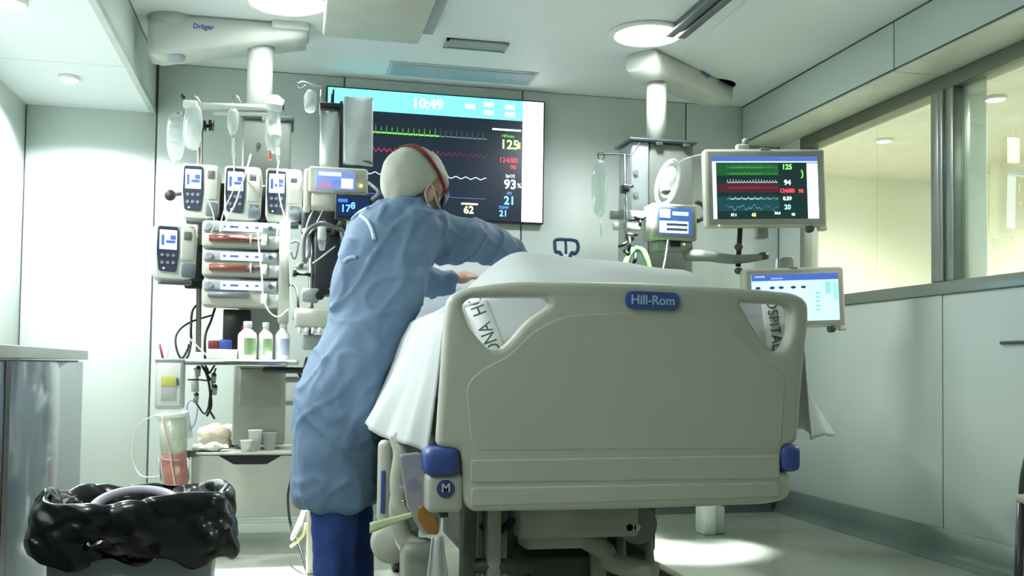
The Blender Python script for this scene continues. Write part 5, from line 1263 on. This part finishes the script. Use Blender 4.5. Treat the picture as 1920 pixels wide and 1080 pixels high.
# monitors
def monitor(label, c, rz, w_, h_, kind, roll=0.0):
    t = thing('patient_monitor', label, 'monitor', c, (0, -roll, rz), 'monitors on the right column')
    MB().box(-w_ / 2, w_ / 2, 0, .07, -h_ / 2, h_ / 2, .014, 3).build('case', BEIGE, t, local=True)
    bz = MB().box(-w_ / 2 + .012, w_ / 2 - .012, -.004, .004, -h_ / 2 + .012, h_ / 2 - .012, .004).build('bezel', mat('bezel', (168, 170, 160), .4), t, local=True)
    X = lambda a_: -w_ / 2 + w_ * a_
    Z = lambda b_: h_ / 2 - h_ * b_
    if kind == 'vital':
        x0, x1, y0, y1 = .055, .925, .10, .90
        s_ = MB().box(X(x0), X(x1), -.007, -.003, Z(y1), Z(y0)).build('display', emat('m_dark', (20, 44, 44), .7), t, local=True)
        def bx_(a0, a1, b0, b1, c_, st, nm): MB().box(X(a0), X(a1), -.0085, -.0065, Z(b1), Z(b0)).build(nm, emat('m_%d_%d_%d' % c_, c_, st), s_, local=True)
        bx_(x0, x1, .10, .165, (70, 96, 170), .9, 'title_bar'); bx_(x0, .085, .175, y1, (210, 230, 250), 1.1, 'side_strip'); bx_(.835, .925, .19, y1, (214, 238, 255), 1.25, 'side_strip')
        bx_(x0, x1, .165, .18, (200, 220, 250), 1.0, 'divider')
        def wv(a0, a1, b, amp, k, c_, wd=.0035, fn=None):
            n = 110; vs_ = []; fs = []
            for i in range(n + 1):
                u = i / n; p = (u * k) % 1; z_ = Z(b) + amp * (fn(u) if fn else (max(0, 1 - abs(p - .3) / .16) * 1.6 - .4)); x = X(a0 + (a1 - a0) * u)
                vs_ += [(x, -.0085, z_ - wd / 2), (x, -.0085, z_ + wd / 2), (x, -.0068, z_ + wd / 2), (x, -.0068, z_ - wd / 2)]
            for i in range(n):
                for q_ in range(4): fs.append([4 * i + q_, 4 * i + (q_ + 1) % 4, 4 * i + 4 + (q_ + 1) % 4, 4 * i + 4 + q_])
            MB().add(vs_, fs).build('waveform', emat('w_%d_%d_%d' % c_, c_, .9), s_, local=True)
        bx_(.09, .60, .19, .345, (26, 84, 44), .7, 'wave_field'); bx_(.09, .60, .45, .56, (74, 32, 44), .7, 'wave_field'); bx_(.09, .60, .62, .80, (24, 70, 76), .6, 'wave_field')
        wv(.17, .59, .235, .012, 18, (110, 200, 110)); wv(.17, .59, .32, .006, 12, (90, 190, 80)); wv(.17, .59, .425, .011, 18, (200, 206, 204)); wv(.17, .59, .50, .006, 9, (190, 60, 76))
        wv(.17, .59, .64, .006, 8, (210, 230, 230), .006); wv(.15, .59, .755, .012, 4, (130, 190, 190), .0035, lambda u: math.sin(u * 26) * .7 + .5 * math.sin(u * 61))
        def tx(s, a_, b_, hh, c_): text_mb(s, hh, (X(a_), -.0095, Z(b_)), SX, SZ, .001, bold=.0008).build('reading', emat('r_%d_%d_%d' % c_, c_, 1.3), s_, local=True)
        tx('125', .67, .24, .036, (140, 250, 110)); tx('94', .67, .44, .036, (250, 252, 252)); tx('124/80', .665, .545, .028, (240, 60, 76)); tx('98', .78, .55, .026, (220, 60, 70))
        tx('0.59', .665, .645, .026, (200, 236, 236)); tx('20', .665, .755, .034, (150, 230, 236)); tx('62', .385, .85, .022, (244, 240, 130)); tx('37.1', .22, .85, .018, (210, 216, 216)); tx('36.6', .58, .83, .018, (210, 216, 216)); tx('98', .71, .85, .018, (210, 216, 216))
        MB().tube([(X(.78 + .02 * math.cos(k)), -.008, Z(.33) + .022 * math.sin(k)) for k in (-1.2, -.6, 0, .6, 1.2)], .003, 6).build('icon', emat('m_icon_g', (130, 220, 90), 1), s_, local=True)
    else:
        x0, x1, y0, y1 = .07, .93, .11, .89
        s_ = MB().box(X(x0), X(x1), -.007, -.003, Z(y1), Z(y0)).build('display', emat('m2_cyan', (168, 224, 236), 1.0), t, local=True)
        def bx_(a0, a1, b0, b1, c_, st, nm): MB().box(X(a0), X(a1), -.0085, -.0065, Z(b1), Z(b0)).build(nm, emat('n_%d_%d_%d' % c_, c_, st), s_, local=True)
        bx_(x0, x1, .11, .215, (64, 92, 170), .8, 'title_bar'); bx_(x0, .62, .22, y1, (176, 206, 246), 1.0, 'chart_field'); bx_(.80, .85, .25, .45, (120, 190, 180), .9, 'list_field'); bx_(.88, .92, .25, .55, (130, 190, 196), .9, 'list_field')
        bx_(.10, .20, .13, .16, (170, 190, 236), .9, 'title_text'); bx_(.26, .38, .165, .19, (150, 170, 220), .9, 'title_text')
        for a_ in (.10, .24, .33, .45, .55):
            MB().ell((X(a_ + .03), -.008, Z(.33)), .016, .001, .008).build('chart_mark', emat('n_dark', (40, 60, 90), .5), s_, local=True)
        for k in range(5): bx_(.70, .74, .42 + .07 * k, .445 + .07 * k, (110, 170, 190), .9, 'list_text')
    kb_ = MB().lathe([(.001, -.022), (.014, -.022), (.018, -.01), (.018, .02), (.001, .02)], (X(.86), .012, -h_ / 2 - .012), 'Y', 18, False).build('control_knob', DGREY, t, local=True)
    MB().box(X(.93), X(1.0), .0, .04, -h_ / 2 - .02, -h_ / 2 + .002, .006).build('knob_mount', BEIGE, t, local=True)
    MB().box(X(.46), X(.54), -.002, .012, h_ / 2 - .006, h_ / 2 + .004, .003).build('alarm_lamp', MGREY, t, local=True)
    q_ = MB().ell((X(.1), -.002, -h_ / 2 + .008), .004, .003, .004).build('power_light', emat('led_y2', (240, 240, 140), 2), t, local=True)
    if kind == 'vital':
        MB().box(-.03, .03, .06, .12, -h_ / 2 - .05, .06, .01).build('rear_mount', MGREY, t, local=True)
        MB().ell((X(.36), .04, h_ / 2 + .045), .018, .018, .018).build('top_knob', MGREY, t, local=True)
        MB().box(X(.28), X(.38), .02, .06, h_ / 2 - .002, h_ / 2 + .03, .008).build('top_bracket', LGREY, t, local=True)
    else: MB().box(-.03, .03, .06, .12, -.05, h_ / 2 + .06, .01).build('rear_mount', MGREY, t, local=True)
    return t
YM = 4.55
c = at(1437, 352, YM); monitor('upper bedside monitor with green and red waveforms on a dark screen', c, -.12, at(1545, 352, YM).x - at(1330, 352, YM).x, at(1437, 278, YM).z - at(1437, 424, YM).z, 'vital', .035)
c = at(1491, 558, 4.5); monitor('lower bedside monitor with pale cyan chart screen by the footboard', c, -.12, at(1580, 558, 4.5).x - at(1402, 558, 4.5).x, at(1491, 497, 4.5).z - at(1491, 610, 4.5).z, 'chart', .05)
# small white box on the floor
q0, q1 = atz(1320, 1004, 0), atz(1368, 1008, 0)
t = thing('floor_box', 'small white open box standing on floor beyond the bed', 'box', ((q0.x + q1.x) / 2, q0.y, 0))
MB().box(q0.x, q0.x + .07, q0.y, q0.y + .12, 0.001, .16, .006).build('box_body', WHITE, t)
MB().box(q0.x + .072, q1.x + .02, q0.y + .02, q0.y + .1, .001, .15, .004).build('side_flap', mat('flap', (190, 196, 196), .4), t)
# chair at the right edge
cx = at(1913, 936, 2.82)
ch = thing('visitor_chair', 'chrome legged chair mostly cut off at the right picture edge', 'chair', (cx.x + .22, 2.6, 0))
seat_z = cx.z; SB = mat('seat_brown', (104, 84, 66), .6)
MB().box(cx.x - .01, cx.x + .45, 2.40, 2.84, seat_z - .015, seat_z + .02, .014).build('seat_frame', BEIGE, ch)
MB().box(cx.x + .02, cx.x + .43, 2.42, 2.82, seat_z + .02, seat_z + .06, .018).build('seat', SB, ch)
for x_, y_ in ((0, 2.41), (.43, 2.41), (0, 2.82), (.43, 2.82)):
    MB().cyl((cx.x + x_ - (.025 if x_ == 0 else -.02), y_, 0), (cx.x + x_ + .005, y_, seat_z - .012), .014).build('leg', mat('chair_metal', (96, 100, 102), .3, metal=.6), ch)
for y_ in (2.41, 2.82):
    MB().tube([(cx.x + .43, y_, seat_z), (cx.x + .45, y_, seat_z + .2), (cx.x + .48, y_, seat_z + .45)], .013, 8).build('back_post', CHROME, ch)
    MB().tube([(cx.x + .005, y_, seat_z), (cx.x + .02, y_, seat_z + .10), (cx.x + .06, y_, seat_z + .17), (cx.x + .2, y_, seat_z + .19), (cx.x + .45, y_, seat_z + .19)], .012, 8).build('armrest', DGREY, ch)
MB().box(cx.x + .45, cx.x + .48, 2.42, 2.81, seat_z + .20, seat_z + .45, .012).build('backrest', SB, ch)
# extra running gear seen under the footboard
for a_, b_, yy_ in ((884, 905, 2.68), (935, 952, 2.74), (1120, 1140, 2.78)):
    q0, q1 = at(a_, 1000, yy_), at(b_, 1000, yy_)
    MB().box(q0.x, q1.x, yy_, yy_ + .05, .18, at(a_, 962, yy_).z + .05, .008).build('frame_upright', BEDB if a_ == 884 else UND, bed)
MB().tube([at(905, 985, 2.66), at(925, 1000, 2.68), at(950, 985, 2.7), at(962, 972, 2.7)], .012, 8).build('cable_loop', BLACKS, bed)
MB().cyl(at(880, 1060, 2.62), at(1000, 1062, 2.62), .02).build('foot_bar', UNDD, bed)
for px in (1172, 1186):
    q = at(px, 985, 2.68); MB().cyl((q.x, 2.64, q.z), (q.x, 2.66, q.z), .010).build('bolt', CHROME, bed)
# side rail end, arm and sheet scrap at the near left corner
q0, q1 = at(710, 900, 2.80), at(738, 900, 2.80)
re_ = MB().box(q0.x, q1.x, 2.80, 2.86, at(724, 985, 2.80).z, at(724, 826, 2.80).z, .018, 3).build('rail_end', BEDB, bed)
MB().box(at(714, 920, 2.8).x, at(722, 920, 2.8).x, 2.793, 2.803, at(718, 962, 2.8).z, at(718, 882, 2.8).z, .003).build('rail_stripe', BLUEB, re_)
MB().tube([at(742, 815, 2.74), at(752, 850, 2.72), at(746, 900, 2.72), at(750, 945, 2.72), at(764, 960, 2.72)], .022, 12).build('rail_arm', BEDB, bed)
q = at(757, 941, 2.69); MB().ell(q, .006, .006, .006).build('bolt', CHROME, bed)
MB().box(at(758, 860, 2.76).x, at(800, 860, 2.76).x, 2.76, 2.80, at(780, 975, 2.76).z, at(780, 838, 2.76).z, .01).build('rail_bracket', UNDD, bed)
# knot of cables and plugs under the column shelf
CG = 'black cables on the left column'
line('cable', 'black cable splitting in a Y shape under the shelf', [(378, 684, 4.86), (388, 705, 4.86), (394, 735, 4.86), (392, 765, 4.88), (402, 785, 4.92)], .005, BLC, 'cable', CG)
line('cable', 'black cable drooping left under the shelf to the white probe', [(405, 690, 4.88), (395, 712, 4.88), (372, 712, 4.88), (352, 712, 4.86)], .004, BLC, 'cable', CG)
line('cable', 'dark cable hanging in a low V below the shelf', [(368, 756, 4.86), (384, 776, 4.88), (394, 750, 4.88), (398, 720, 4.9), (388, 700, 4.9)], .004, BLC, 'cable', CG)
pk = thing('cable_plugs', 'small grey plugs with black ends hanging under the shelf', 'plugs', at(398, 735, 4.9))
for a_, b_ in ((372, 690), (401, 703), (403, 725), (368, 740)):
    q = at(a_, b_, 4.86); MB().ell(q, .012, .012, .012).build('plug_end', BLACK, pk)
    MB().cyl(q, q + Vector((-.004, .02, -.035)), .012).build('plug_body', MGREY, pk)
MB().cyl(at(364, 690, 4.90), at(366, 735, 4.90), .018).build('plug_sleeve', LGREY, pk)
